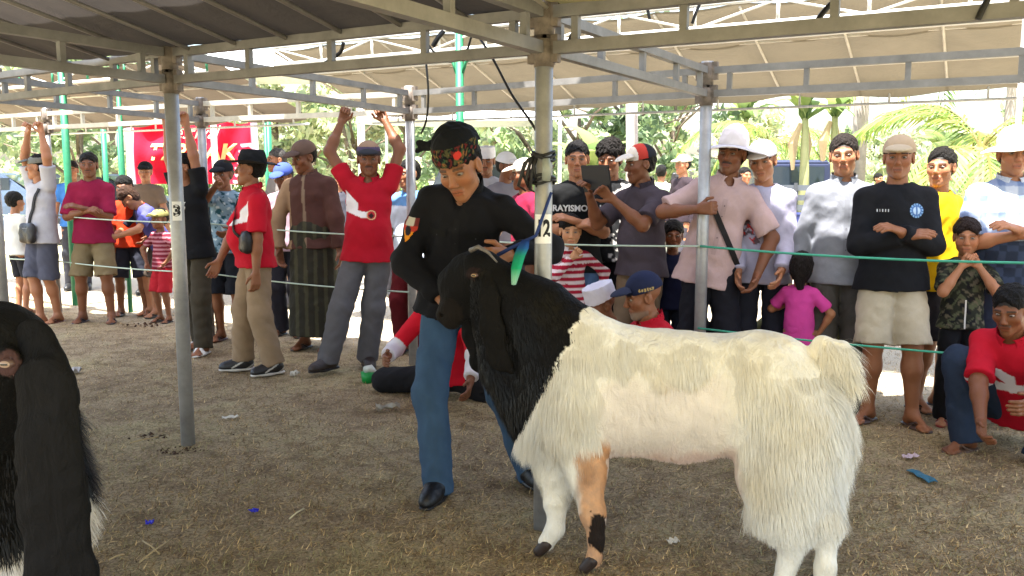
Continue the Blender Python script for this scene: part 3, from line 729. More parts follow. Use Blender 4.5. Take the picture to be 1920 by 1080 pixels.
def canopy(label, org, du, dv, nu, nv, zf, mat, rafters, rmat, edge=0., group=None, sag=.009, pitch=.33, thick=.004, scallop=0.):
    """org + a*u + b*v, heights from zf(b); rafters run across at every pitch, cloth sags between them"""
    t = tag(empty('canopy', org), label, 'canopy', group); Lu = abs(du); Lv = abs(dv)
    A, B = np.meshgrid(np.linspace(0, 1, nu+1), np.linspace(0, 1, nv+1), indexing='ij')
    a = A*du; b = B*dv; z = zf(np.abs(b))+.035-sag*np.abs(np.sin(np.pi*np.abs(a)/pitch))**1.3+.006*np.sin(a*4.1+b*3.3)
    if scallop: z = z-np.where(B > .97, scallop*np.abs(np.sin(np.pi*np.abs(a)/(pitch*2.4)))+.03, 0)
    p = a[..., None]*U+b[..., None]*V; p[..., 2] = z
    p2 = p+Z*thick; n0 = p[..., 0].size; ix = np.arange(n0).reshape(A.shape)
    q = np.stack([ix[:-1, :-1], ix[1:, :-1], ix[1:, 1:], ix[:-1, 1:]], -1).reshape(-1, 4)
    mk('canvas', p.reshape(-1, 3), q, M[mat], t)
    k = int(Lu/pitch)+1
    for i in range(k):
        a0 = math.copysign(i*pitch, du); pts = [a0*U+math.copysign(x, dv)*V+Z*(zf(np.array(x))+.012) for x in np.linspace(0, Lv, 5)]
        mb = MB(); mb.tube(pts, rafters, 6); mb.build('rafter', M[rmat], t, True)
    return t
near = lambda b: 2.07+.20*np.minimum(b, 2.0)-.2*np.maximum(b-2.0, 0)
canopy('dark grey canvas roof over the camera, left of post 12', P12+U*.02+V*.03, 4.6, -4.2, 140, 30, near, 'canvas_grey', .011, 'pipe_dark', group='canvas roofs')
canopy('olive canvas roof lit yellow at the top centre', P12-U*.02+V*.03, -4.2, -4.2, 100, 30, lambda b: 2.075+.17*np.minimum(b, 2.0)-.17*np.maximum(b-2.0, 0), 'canvas_olive', .012, 'cream_pipe', group='canvas roofs', pitch=.5, sag=.015)
def fly(lab, s0, s1):
    org = P12-V*.9; t = tag(empty('canopy', org), lab, 'canopy', 'added fly sheets above the view'); A, B = np.meshgrid(np.linspace(s0, s1, 70), np.linspace(0, 1, 12), indexing='ij')
    far_ = 2.62+.13*np.sin(A*4.3+.6)+.07*np.sin(A*9.7); b = B*far_; p = A[..., None]*U+b[..., None]*V; p[..., 2] = 3.58+.02*np.sin(A*3)*np.sin(B*4)  # far edge waved so patches of sun reach the crowd
    ix = np.arange(A.size).reshape(A.shape); mk('canvas', p.reshape(-1, 3), np.stack([ix[:-1, :-1], ix[1:, :-1], ix[1:, 1:], ix[:-1, 1:]], -1).reshape(-1, 4), M['canvas_brown'], t)
    for k in np.arange(s0+.1, s1, .9): mb = MB(); mb.tube([U*k+Z*3.56, U*k+V*2.4+Z*3.56], .012, 6); mb.build('rafter', M['cream_pipe'], t, True)
# unseen sheet added high above the view to shade the aisle and crowd
for i, (s0, s1, lab) in enumerate(((-4.6, 1.6, 'unseen tan fly sheet added for shade high over the aisle at right'), (1.6, 7.5, 'unseen tan fly sheet added for shade high over the aisle at left'))):
    fly(lab, s0, s1)
# far tents: ridge line and rear slope falling away from the viewer
RID = np.array([-.43, 7.26, 0]); EAV = RID+V*1.35
def rear(k0, k1, lab, mat, zr=2.60, ze=2.15): # k along -U (right) from RID
    s = -(k1-k0)
    return canopy(lab, RID-U*k0+V*.0, s, 1.4, int(abs(s)*14), 14, lambda b: zr-(zr-ze)*b/1.35, mat, .010, 'cream_pipe', group='canvas roofs', pitch=.62, sag=.02, scallop=.05)
rear(-2.05, 6.0, 'tan canvas roof of the far tent at right', 'canvas_tan')
rear(-8.5, -2.95, 'brown canvas roof of the far tent at left', 'canvas_brown')
def ridge(k0, k1, lab, mat1, mat2, n):
    a = RID-U*k0; b = RID-U*k1; t = tag(empty('ridge_truss', a), lab, 'truss', 'ridge trusses of the far tents'); d = b-a
    mb = MB(); mb.tube([Z*2.65, d+Z*2.65], .016, 8); mb.build('upper_beam', M[mat1], t, True)
    mb = MB(); mb.tube([Z*2.49, d+Z*2.49], .020, 8); mb.build('lower_beam', M[mat1], t, True)
    for i in range(n+1):
        p = d*i/n; mb = MB(); mb.tube([p+Z*2.49, p+Z*2.64], .013, 6); mb.build('strut', M[mat2], t, True)
        if i < n: mb = MB(); q = d*(i+1)/n; e = (0, .15) if i % 2 else (.15, 0); mb.tube([p+Z*(2.49+e[0]), q+Z*(2.49+e[1])], .009, 6); mb.build('brace', M[mat1], t, True)
ridge(-2.05, 6.0, 'white ridge truss of the far tent at right', 'white_pipe', 'white_pipe', 14)
ridge(-8.5, -2.95, 'pale green ridge truss of the far tent at left', 'white_pipe', 'green', 9)
def purlin(lab, k0, k1, f, z, r, mat, hang=False):
    a = RID-U*k0+V*f; b = RID-U*k1+V*f; t = tag(empty('purlin', a), lab, 'pipe', 'long pipes of the far tents'); d = b-a
    mb = MB(); mb.tube([Z*z, d+Z*z], r, 7); mb.build('pipe', M[mat], t, True)
    if hang:
        for i in range(12): p = d*(i+.5)/12; mb = MB(); mb.tube([p+Z*z, p+Z*(z+.17)], r*.8, 6); mb.build('hanger', M[mat], t, True)
purlin('pipe under the middle of the far right tan roof', -2.0, 6.0, .55, 2.45, .012, 'cream_pipe')
purlin('white pipe just under the ridge truss of the far right roof', -2.05, 6.0, .04, 2.40, .016, 'white_pipe')
purlin('lower pipe under the far right tan roof', -2.0, 6.0, .95, 2.29, .012, 'cream_pipe')
purlin('thin rail hung along the eave of the far right roof', -2.0, 6.2, 1.38, 2.03, .011, 'galv', True)
purlin('pale rail along the eave of the far left roof', -8.5, -2.9, 1.38, 2.05, .013, 'white_pipe', True)
purlin('pipe under the middle of the far left brown roof', -8.5, -2.9, .6, 2.42, .013, 'cream_pipe')
def green_post(base, h, lab, r=.034, mat='green', bracket=False, group='green tent posts'):
    t = tag(empty('tent_post', base), lab, 'post', group); mb = MB(); mb.tube([(0, 0, -.02), (0, 0, h)], r, 12); mb.build('pole', M[mat], t, True)
    if bracket:
        for s in (-1, 1):
            mb = MB(); mb.tube([-U*s*.03+Z*2.3, -U*s*.06+Z*2.38, -U*s*.10+Z*2.435, -U*s*.3+Z*2.44], .014, 7); mb.build('bracket', M[mat], t, True)
        mb = MB(); mb.tube([U*.03+Z*2.3, U*.03+Z*2.66, U*.08+Z*2.7, U*.16+Z*2.7, U*.2+Z*2.66, U*.2+Z*2.44], .012, 7); mb.build('hoop', M['white_pipe'], t, True)
green_post(RID, 2.68, 'green post with curved brackets rising behind the handler', bracket=True)
green_post(RID+U*4.3, 2.66, 'slim green post in front of the red banner', r=.024)
green_post(RID+U*5.25, 2.7, 'thick green post behind the man in the grey tee', r=.04)
green_post(RID-U*4.0, 2.4, 'slender grey post at the right edge beside the palm', r=.018, mat='galv', group='thin far posts')
for px, pt, Y, lab in ((197, 232, 15, 'distant green post between the grey and maroon tees'), (505, 215, 13.5, 'distant green post right of the red banner')):
    p = atY(px, 300, Y); green_post(np.array([p[0], Y, 0]), atY(px, pt, Y)[2], lab, r=.045)
p = atY(403, 300, 11.6); green_post(np.array([p[0], 11.6, 0]), atY(403, 168, 11.6)[2], 'cream post in front of the banner near post with socket', r=.04, mat='cream_pipe', group='thin far posts')
# ---------------------------------------------------------------- background
M['leaf'] = mat_attr('leaf', .6, 0., spec=.3, var=.25)
def leafmat(name):
    m, n, b = mat_new(name); a = n.nodes.new('ShaderNodeAttribute'); a.attribute_name = 'Col'
    n.links.new(a.outputs['Color'], b.inputs['Base Color']); b.inputs['Roughness'].default_value = .55
    tb = n.nodes.new('ShaderNodeBsdfTranslucent'); n.links.new(a.outputs['Color'], tb.inputs[0]); mx = n.nodes.new('ShaderNodeMixShader'); mx.inputs[0].default_value = .5
    n.links.new(b.outputs[0], mx.inputs[1]); n.links.new(tb.outputs[0], mx.inputs[2]); n.links.new(mx.outputs[0], n.nodes['Material Output'].inputs[0]); return m
M['leaf'] = leafmat('leaf'); M['bark'] = mat_plain('bark', (.17, .13, .095), .9, 0, .4, 9, .5, 25); M['pale_bark'] = mat_plain('pale_bark', (.30, .26, .235), .9, 0, .2, 6, .3, 25)
def tree(label, base, h, wd, n, cols, leaf=.12, seed=0, group='trees beyond the field', low=.25, trunk=.1):
    r = np.random.default_rng(seed); t = tag(empty('tree', base), label, 'tree', group)
    mb = MB(); tops = []
    mb.tube([(0, 0, -.1), (r.normal()*.05, r.normal()*.05, h*.35), (r.normal()*.15, r.normal()*.1, h*.7)], [trunk, trunk*.75, trunk*.35], 8)
    for i in range(7):
        an = r.random()*6.28; z0 = h*(.25+.4*r.random()); L = wd*(.25+.25*r.random()); e = np.array([math.cos(an)*L, math.sin(an)*L, z0+h*.22]); mb.tube([(0, 0, z0), e*np.array([.5, .5, 1])-[0, 0, h*.06], e], [trunk*.4, trunk*.28, trunk*.12], 6); tops.append(e)
    mb.build('trunk', M['bark'], t, True)
    k = 34; cen = np.stack([r.normal(size=k)*wd*.23, r.normal(size=k)*wd*.2, h*(low+(1-low)*r.random(k)**.8)], 1)
    zz = (cen[:, 2]/h-low)/(1-low); cen[:, :2] *= (1.15-.65*zz**2)[:, None]
    ci = r.integers(0, k, n); rad = (.08+.07*r.random(k))*wd
    d = r.normal(size=(n, 3)); d /= np.linalg.norm(d, axis=1)[:, None]; P = cen[ci]+d*rad[ci][:, None]*(.35+.65*r.random(n))[:, None]*np.array([1, 1, .75])
    a = r.normal(size=(n, 3)); a /= np.linalg.norm(a, axis=1)[:, None]; b = np.cross(a, r.normal(size=(n, 3))); b /= np.linalg.norm(b, axis=1)[:, None]
    s = leaf*(.6+.8*r.random(n))[:, None]
    v = np.stack([P-a*s, P+b*s*.45, P+a*s, P-b*s*.45], 1).reshape(-1, 3); v[:, 2] = np.maximum(v[:, 2], .03)
    cc = np.array([c(q) for q in cols])[r.integers(0, len(cols), n)]*(.75+.8*r.random(n))[:, None]*(.85+.5*r.random(k))[ci][:, None]
    cc = cc*.72+.28*cc.mean()*1.25
    mk('crown', v, np.arange(4*n).reshape(n, 4), M['leaf'], t, False, np.repeat(cc, 4, 0)); return t
G1 = ['#7b9456', '#8fa563', '#66804c', '#a5b276']; G2 = ['#9aa870', '#b4ba86', '#84965f', '#c0bd8c']; G3 = ['#68845090'[:7], '#5c764c', '#7a935c']
TL = [ # px, Y, height, width, colours, label
 (-60, 24, 6.5, 5, G1, 'bushy green tree at the far left edge'), (60, 27, 5.6, 5, G2, 'pale green tree behind the raised hands at far left'),
 (150, 22, 4.6, 3.6, G1, 'round green tree behind the thick green post'), (215, 30, 6.5, 5, G3, 'dark green tree left of the red banner'),
 (330, 34, 5.6, 5, G1, 'tall tree hidden behind the red banner'), (520, 24, 4.6, 4, G2, 'yellow green tree right of the red banner'),
 (590, 30, 4.6, 4.5, G1, 'leafy tree between the raised arms and the brown cap'), (665, 25, 4.3, 3.6, G2, 'light yellow tree framed by the raised arms'),
 (760, 31, 5.6, 5, G3, 'dark tree behind the headcloth knot'), (930, 26, 3.8, 3.8, G2, 'pale bushy tree right of the handler'),
 (1010, 22, 4.4, 3.4, G1, 'green bushy tree just left of post 12'), (1085, 20, 4.0, 2.8, G1, 'leafy tree above the lettered black tee'),
 (1165, 24, 5.6, 4.0, G3, 'dense green tree above the tablet man'), (1255, 26, 5.2, 4.0, G1, 'hanging leafy tree left of the white hat'),
 (1700, 36, 3.6, 6, G2, 'hazy round tree between the pale trunk and the palm'), (1640, 44, 3.6, 7, G1, 'far tree behind the curly grey polo man'),
 (1400, 42, 4.6, 7, G2, 'far pale tree behind the white caps'), (1990, 30, 8, 6, G1, 'tall tree at the far right edge'), (840, 44, 4.6, 8, G1, 'far tree behind the white canopy'),
 (1500, 50, 4.0, 8, G2, 'far low tree above the blue pickup')]
for i, (px, Y, h_, wd, cl, lab) in enumerate(TL):
    p = atY(px, 334, Y); tree(lab, np.array([p[0], Y, 0]), h_, wd, 2300, cl, .05+.0040*Y, 40+i, trunk=.12)
# hedges and tea-like rows in the sunlit field
def hedge(label, px0, px1, Y, h_, n, cl, seed):
    r = np.random.default_rng(seed); a = atY(px0, 334, Y); b = atY(px1, 334, Y); w_ = b[0]-a[0]
    P = np.stack([a[0]+r.random(n)*w_, Y+r.normal(size=n)*.5, r.random(n)**.7*h_], 1); P[:, 2] *= .75+.35*np.sin(P[:, 0]*1.7+seed)*np.sin(P[:, 0]*.6)
    A_ = r.normal(size=(n, 3)); A_ /= np.linalg.norm(A_, axis=1)[:, None]; B_ = np.cross(A_, r.normal(size=(n, 3))); B_ /= np.linalg.norm(B_, axis=1)[:, None]; s = .12*(.6+.8*r.random(n))[:, None]
    v = np.stack([P-A_*s, P+B_*s*.5, P+A_*s, P-B_*s*.5], 1).reshape(-1, 3); v[:, 2] = np.maximum(v[:, 2], .02)
    cc = np.array([c(q) for q in cl])[r.integers(0, len(cl), n)]*(.6+.7*r.random(n))[:, None]
    tag(mk('hedge', v, np.arange(4*n).reshape(n, 4), M['leaf'], None, False, np.repeat(cc, 4, 0)), label, 'hedge', kind='stuff')
hedge('low bright green hedge in the field behind the right spectators', 1500, 2000, 24, 1.5, 7000, G2, 5)
hedge('second green hedge row further back at right', 1400, 2050, 33, 2.1, 8000, G1, 6)
hedge('long green hedge closing the field at left', -150, 1000, 36, 2.4, 14000, G1, 7)
hedge('far belt of trees closing the field', -300, 2300, 58, 3.2, 12000, G2, 8)
# palms, bananas
def frond_mesh(name, L, nl, ll, droop, cols, seed, wide=.02):
    r = np.random.default_rng(seed); v = []; f = []; cc = []
    pts = [np.array([L*t*math.cos(.9-droop*t*1.0), 0, L*t*math.sin(.9-droop*t)]) for t in np.linspace(0, 1, 12)]
    for i in range(11):
        n = len(v); a, b = pts[i], pts[i+1]; w_ = .022*(1-i/13)
        v += [a+[0, w_, 0], a-[0, w_, 0], a+[0, 0, w_], b+[0, w_, 0], b-[0, w_, 0], b+[0, 0, w_]]; f += [(n, n+1, n+4, n+3), (n+1, n+2, n+5, n+4), (n+2, n, n+3, n+5)]; cc += [c('#8a8048')]*6
    for i in range(nl):
        t = .16+.84*i/nl; j = min(int(t*11), 10); p = pts[j]+(pts[j+1]-pts[j])*(t*11-j); dr = nrm(pts[j+1]-pts[j]); l_ = ll*math.sin(math.pi*min(t*.85+.15, 1))**.6
        for s in (-1, 1):
            d = nrm(dr*.6+np.array([0, s*.8, 0])+np.array([0, 0, -.25-.4*r.random()])); e = p+d*l_; m_ = p+d*l_*.5+[0, 0, .03]; q = nrm(np.cross(d, [0, 0, 1.]))*wide
            n = len(v); v += [p-q*.5, p+q*.5, m_+q, m_-q, e+[0, 0, -.12*l_]]; f += [(n, n+1, n+2, n+3), (n+3, n+2, n+4)]; cc += [c(cols[r.integers(0, len(cols))])*(.7+.5*r.random())]*5
    o = mk(name, np.array(v), f, M['leaf'], None, False, np.array(cc)); me = o.data; bpy.data.objects.remove(o); return me
FR = [frond_mesh('frond', 2.6, 34, .62, 1.25+.15*i, ['#6d8a3f', '#86994b', '#577336', '#a3a45e'], i, .025) for i in range(3)]
def palm(label, base, h, n, sc, seed, group='palms behind the right spectators', lean=0.):
    r = random.Random(seed); t = tag(empty('palm_tree', base), label, 'palm', group)
    mb = MB(); mb.tube([(lean*q*q, 0, q*h-.05) for q in np.linspace(0, 1, 7)], [.17-.02*q for q in range(7)], 10); mb.build('trunk', M['pale_bark'], t, True)
    for i in range(n):
        o = bpy.data.objects.new('frond', FR[i % 3]); COL.objects.link(o); o.parent = t; o.location = (lean, 0, h-.08)
        o.rotation_euler = (r.uniform(-.2, .2), r.uniform(-.5, .6), i*2.399+r.uniform(-.3, .3)); s_ = sc*r.uniform(.75, 1.1); o.scale = (s_, s_, s_)
def at2(px, Y): return np.array([atY(px, 334, Y)[0], Y, 0])
palm('coconut palm with long fronds at the right above the bucket hat', at2(1835, 13), 1.9, 15, .95, 3)
palm('dark fronded palm behind the thin grey post', at2(1885, 17), 4.4, 13, 1.25, 4)
palm('young palm right of the wide white hat', at2(1440, 20), 2.2, 11, .8, 9)
def banana_mesh(seed):
    r = np.random.default_rng(seed); v = []; f = []; cc = []; L = 1.5; n = 9
    base = c(['#72864c', '#8a985c', '#647a48'][seed % 3])
    for i in range(n+1):
        t = i/n; p = np.array([L*t*.75, 0, L*(t*1.0-.85*t*t)]); w_ = .24*math.sin(math.pi*(t*.93+.05))**.7*(1 if r.random() > .15 else .6)
        v += [p+[0, -w_, -.05*w_], p+[0, 0, .03], p+[0, w_, -.05*w_]]; cc += [base*.9, base*1.3, base*.9]
        if i: k = len(v); f += [(k-6, k-5, k-2, k-3), (k-5, k-4, k-1, k-2)]
    o = mk('leaf', np.array(v), f, M['leaf'], None, True, np.array(cc)); me = o.data; bpy.data.objects.remove(o); return me
BN = [banana_mesh(i) for i in range(3)]
def banana(label, base, h, n, sc, seed, dead=2):
    r = random.Random(seed); t = tag(empty('banana_plant', base), label, 'banana plant', 'banana plants behind the spectators')
    mb = MB(); mb.tube([(0, 0, -.05), (.03, 0, h*.5), (0, 0, h)], [.12, .1, .06], 9); mb.build('trunk', mat_col('#8b8a5a'), t, True)
    for i in range(n):
        o = bpy.data.objects.new('leaf', BN[i % 3]); COL.objects.link(o); o.parent = t; o.location = (0, 0, h-.05); s_ = sc*r.uniform(.8, 1.15); o.scale = (s_, s_, s_); o.rotation_euler = (r.uniform(-.2, .2), r.uniform(-.75, .2), i*2.399)
    for i in range(dead):
        mb = MB(); a = i*2.1+1; mb.tube([(math.cos(a)*.08, math.sin(a)*.08, h-.1), (math.cos(a)*.22, math.sin(a)*.22, h-.5), (math.cos(a)*.2, math.sin(a)*.2, h-1.0)], [.04, .1, .03], 5); mb.build('dry_leaf', mat_col('#9c8764', .9), t)
banana('banana plant with a hanging dry leaf above the lavender shirt man', at2(1505, 17), 2.6, 9, .75, 1)
banana('banana plant right behind the grey polo man', at2(1560, 18), 2.7, 8, .7, 2)
banana('banana plant with tall leaves behind the camouflage shirt man', at2(1118, 13), 1.5, 8, .85, 3, 0)
banana('banana plant at the far right of the yellow shirt', at2(1770, 19), 1.9, 8, .9, 4, 1)
banana('broad leaved banana plant over the wide white hat', at2(1395, 23), 3.0, 9, .9, 5, 2)
for px, Y, h_, r_, lab in ((1606, 19, 6.0, .17, 'bare pale trunk rising behind the grey polo man'), (1178, 12.5, 3.4, .07, 'slim twin trunk left of the red and white cap'), (1187, 12.9, 3.3, .05, 'slimmer trunk right of its twin')):
    t = tag(empty('bare_tree', at2(px, Y)), lab, 'tree', 'bare trunks'); mb = MB(); mb.tube([(0, 0, -.05), (.03, 0, h_*.5), (-.02, 0, h_)], [r_, r_*.92, r_*.8], 12); mb.build('trunk', M['pale_bark'], t, True)
# banner
def banner():
    Y = 12.2; a = atY(232, 228, Y); b = atY(482, 226, Y); bot = atY(240, 345, Y)[2]; t = tag(empty('banner', (a[0], Y, 0)), 'red cloth banner with yellow lettering hung behind the spectators at left', 'banner')
    W_ = b[0]-a[0]; n, m = 60, 28; A, B = np.meshgrid(np.linspace(0, 1, n+1), np.linspace(0, 1, m+1), indexing='ij'); zt = a[2]
    def wave(A, B): return .05*np.sin(A*17+2*B)*B+.03*np.sin(A*31+B*5)+.10*np.exp(-((A-.22-.1*B)/.12)**2)*np.sin(B*9)
    x = A*W_; z = zt-B*(zt-bot)-.035*np.sin(np.pi*A*4)**2*(1-B); y = wave(A, B)
    idx = np.arange(A.size).reshape(A.shape); q = np.stack([idx[:-1, :-1], idx[1:, :-1], idx[1:, 1:], idx[:-1, 1:]], -1).reshape(-1, 4)
    cc = np.tile(c('#c01330'), (A.size, 1)).reshape(A.shape+(3,)); edge = (A < .055)|(A > .965); cc[edge] = c('#d9c6d8')
    ray_ = (A > .80+.12*(1-B))&(A < .965)&(np.sin(B*60-A*22) > .45)&(B > .35); cc[ray_] = c('#e8cfd6')
    sh = mk('sheet', np.stack([x, y, z], -1).reshape(-1, 3), q, M['cloth'], t, True, cc.reshape(-1, 3))
    def line(txt, cx, cz, size, col, shear, bold, name):
        tv, tf = text_mesh(txt, size, shear, bold); X_ = cx*W_+tv[:, 0]; Z_ = zt-cz*(zt-bot)+tv[:, 1]
        mk(name, np.stack([X_, wave(X_/W_, (zt-Z_)/(zt-bot))-.03, Z_], 1), tf, mat_col(col, .8), sh, False)
    line('Festival', .5, .18, .26, '#f0b39a', .4, .0, 'lettering'); line('TERNAK', .5, .50, .31, '#eeb673', .25, .010, 'lettering')
    mb = MB(); mb.tube([(-.15, .02, zt+.03), (W_+.15, .02, zt+.03)], .018, 8); mb.build('top_pole', M['white_pipe'], t, True)
    mb = MB()
    for x_ in (-.1, W_+.1): mb.tube([(x_, .04, -.02), (x_, .04, zt+.06)], .025, 8); mb.build('side_pole', M['green'], t, True); mb = MB()
banner()
# vehicles
M['glass'] = mat_plain('car_glass', (.03, .04, .05), .08, 0, .1, 3, spec=.6); M['tyre'] = mat_plain('tyre', (.02, .02, .02), .9)
def wheel(t, x, y, r=.3):
    mb = MB(); mb.tube([(x, y-.1, r), (x, y+.1, r)], r, 18); wo = mb.build('wheel', M['tyre'], t, False); mb = MB(); mb.tube([(x, y-.112, r), (x, y+.112, r)], r*.6, 14); mb.build('rim', mat_col('#9a9a9c', .4), wo)
def car(label, base, rz, col, cat='car', van=False):
    t = tag(empty('parked_car', base, rz), label, cat, 'vehicles parked beyond the field')
    prof = [(-2.05, .32), (-2.1, .75), (-1.95, 1.0), (-1.6, 1.5 if not van else 1.75), (-1.2, 1.56 if not van else 1.85), (.3, 1.56 if not van else 1.85), (.95, 1.02 if not van else 1.15), (1.9, .9), (2.1, .7), (2.1, .32)]
    n = len(prof); v = []
    for y, ins in ((-.82, 0), (.82, 0)): v += [(x, y*(1 if z < 1.05 else .86), z) for x, z in prof]
    f = [tuple(range(n-1, -1, -1)), tuple(range(n, 2*n))]+[(i, (i+1) % n, n+(i+1) % n, n+i) for i in range(n)]
    bm = bmesh.new(); vv = [bm.verts.new(q) for q in v]; [bm.faces.new([vv[i] for i in q]) for q in f]; bmesh.ops.recalc_face_normals(bm, faces=bm.faces); bmesh.ops.bevel(bm, geom=bm.edges[:], offset=.05, segments=2, affect='EDGES')
    me = bpy.data.meshes.new('car_body'); bm.to_mesh(me); bm.free(); me.materials.append(mat_col(col, .3)); o = bpy.data.objects.new('car_body', me); COL.objects.link(o); o.parent = t
    top = 1.45 if not van else 1.7
    for y in (-.80, .80):
        for x0, x1 in ((-1.5, -.55), (-.45, .45)):
            mb = MB(); mb.box((x0, y*.93-.04, 1.06), (x1, y*.93+.04, top)); mb.build('window', M['glass'], t)
    mb = MB(); mb.add([(.36, -.66, top+.06), (.36, .66, top+.06), (.98, .7, 1.08), (.98, -.7, 1.08)], [(0, 1, 2, 3)]); mb.build('windscreen', M['glass'], t)
    for x in (-1.3, 1.3):
        for y in (-.76, .76): wheel(t, x, y)
    for y in (-.6, .6): mb = MB(); mb.box((2.06, y-.16, .68), (2.13, y+.16, .84)); mb.build('headlight', mat_col('#d8d8d0', .2), t)
car('blue grey car parked at the far left edge', at2(-10, 19), .3, '#4c5a6e'); car('dark car parked behind the distant green post', at2(190, 24), .1, '#2a3038'); car('grey van parked left of post 12 behind the white caps', at2(955, 21), .05, '#5a6068', 'van', True); car('white car parked left of the red banner', at2(105, 27), 0, '#b9bcc0')
def pickup():
    t = tag(empty('pickup_truck', at2(1488, 18), math.radians(82)), 'blue pickup truck with slatted load bed parked behind the lavender shirt man', 'truck')
    mb = MB(); mb.box((-2.2, -.8, .5), (-.1, .8, .78)); mb.build('load_bed', mat_col('#27306a', .4), t)
    for y in (-.78, .74):
        for z in (.86, 1.04, 1.22): mb = MB(); mb.box((-2.2, y, z), (-.1, y+.04, z+.1)); mb.build('slat', mat_col('#4a4f58', .6), t)
    for z in (.86, 1.04, 1.22): mb = MB(); mb.box((-2.24, -.8, z), (-2.2, .8, z+.1)); mb.build('slat', mat_col('#4a4f58', .6), t)
    for y in (-.7, -.35, 0, .35, .7): mb = MB(); mb.box((-2.27, y-.03, .78), (-2.24, y+.03, 1.36)); mb.build('stake', mat_col('#3a3d44', .6), t)
    bm = bmesh.new(); pr = [(0, .45), (0, 1.75), (.1, 1.82), (1.0, 1.82), (1.5, 1.15), (2.1, 1.0), (2.2, .45)]; n = len(pr)
    vv = [bm.verts.new((x, y*(.9 if z > 1.2 else 1), z)) for y in (-.8, .8) for x, z in pr]
    for q in [tuple(range(n-1, -1, -1)), tuple(range(n, 2*n))]+[(i, (i+1) % n, n+(i+1) % n, n+i) for i in range(n)]: bm.faces.new([vv[i] for i in q])
    bmesh.ops.recalc_face_normals(bm, faces=bm.faces); bmesh.ops.bevel(bm, geom=bm.edges[:], offset=.04, segments=2, affect='EDGES'); me = bpy.data.meshes.new('cab'); bm.to_mesh(me); bm.free(); me.materials.append(mat_col('#2a3048', .35)); o = bpy.data.objects.new('cab', me); COL.objects.link(o); o.parent = t
    mb = MB(); mb.box((-.03, -.6, 1.2), (.0, .6, 1.68)); mb.build('rear_window', M['glass'], t)
    for y in (-.74, .70): mb = MB(); mb.box((.2, y, 1.2), (.95, y+.04, 1.66)); mb.build('window', M['glass'], t)
    for x in (-1.5, 1.4):
        for y in (-.74, .74): wheel(t, x, y, .32)
    for y in (-.7, .7): mb = MB(); mb.box((-2.25, y-.09, .58), (-2.2, y+.09, .72)); mb.build('tail_light', mat_col('#8f1d1a', .3), t)
pickup()
def far_canopy(label, px, Y, wd, zt, ze, rz=0.):
    t = tag(empty('white_canopy', at2(px, Y), rz), label, 'canopy', 'white canopies in the field'); n = 24; v = []; f = []
    for i in range(n+1):
        a = (i/n-.5)*wd
        for j in range(9):
            b = (j/8-.5)*wd*.6; u_ = 1-abs(j/8-.5)*2; v.append((a, b, ze+(zt-ze)*u_**1.4+.1*abs(i/n-.5)))
    for i in range(n):
        for j in range(8): k = i*9+j; f.append((k, k+9, k+10, k+1))
    mk('roof_sheet', v, f, mat_col('#d8dada', .7), t)
    for sx in (-1, 1):
        for sy in (-1, 1): mb = MB(); mb.tube([(sx*wd*.48, sy*wd*.29, 0), (sx*wd*.48, sy*wd*.29, ze+.04)], .04, 8); mb.build('leg', M['white_pipe'], t)
far_canopy('white canopy sheet seen behind the green post and handler', 855, 19, 4.2, 3.5, 2.6, .2)
far_canopy('white canopy roof seen left of the handler', 545, 22, 4.5, 4.6, 3.9, -.1)
# ---------------------------------------------------------------- clothing patterns
def redband(q, cc, v, P, mir=1.):
    x, z, d = q[:, 0]*mir, q[:, 1], q[:, 2]; f_ = d > -.02
    a = f_&(np.abs(z-(.235+.32*np.maximum(-x-.03, 0))) < .022)&(x < .03)&(x > -.17)
    b = f_&(np.abs(z-(.30-.9*(x+.10))) < .05)&(x < -.065)&(x > -.16)&(z > .25)
    cc[a|b] = c('#dcd6d8'); return cc
def bandwide(q, cc, v, P):
    x, z, d = q.T; f_ = d > -.02
    cc[f_&(np.abs(z-.21-.02*np.sign(x)*x) < .026)] = c('#d9d4dc'); cc[f_&(np.abs(z-(.36-.55*(x+.17))) < .04*np.clip((x+.19)/.15, 0, 1)*1.)&(x < .02)&(z > .24)] = c('#d9d4dc'); return cc
def stripes(col2, n=42., th=.0):
    def fn(q, cc, v, P): cc[np.sin(q[:, 1]*2*np.pi*n) > th] = c(col2); return cc
    return fn
def blobs(cols, f, th=.0):
    def fn(q, cc, v, P):
        for i, h_ in enumerate(cols): cc[wob(v, f*(1+.3*i), 1.7*i+.4) > th+.1*i] = c(h_)
        return cc
    return fn
def plaid(q, cc, v, P):
    x, z = q[:, 0], q[:, 1]; sx = np.sin(x*2*np.pi*11) > .3; sz = np.sin(z*2*np.pi*11) > .3
    cc[sx] = c('#8f9cb4'); cc[sz] = cc[sz]*c('#a3acc0')*1.5; low_ = (z < .16)|((x > .05)&(z < .34-.9*np.abs(x-.2))); cc[low_] = c('#232b3c')*(1+.8*(sx^sz)[low_][:, None]); return cc
def white_cuffs(q, cc, v, P):
    for nm in 'RL':
        S, e, t = P.arm[nm]; u_ = nrm(t-e); w_ = v-e; a = w_@u_; d = np.linalg.norm(w_-a[:, None]*u_, axis=1); cc[(a > .01)&(d < .085)] = c('#c9c4c8')
    return cc
XR = (-.06, .165, 1.17); XL = (.06, .185, 1.155)
CR = dict(R=(.0, .195, 1.12), L=(-.02, .222, 1.15), Re=(-.6, -.1, -.75), Le=(.6, -.1, -.75), Rc=35, Lc=25)
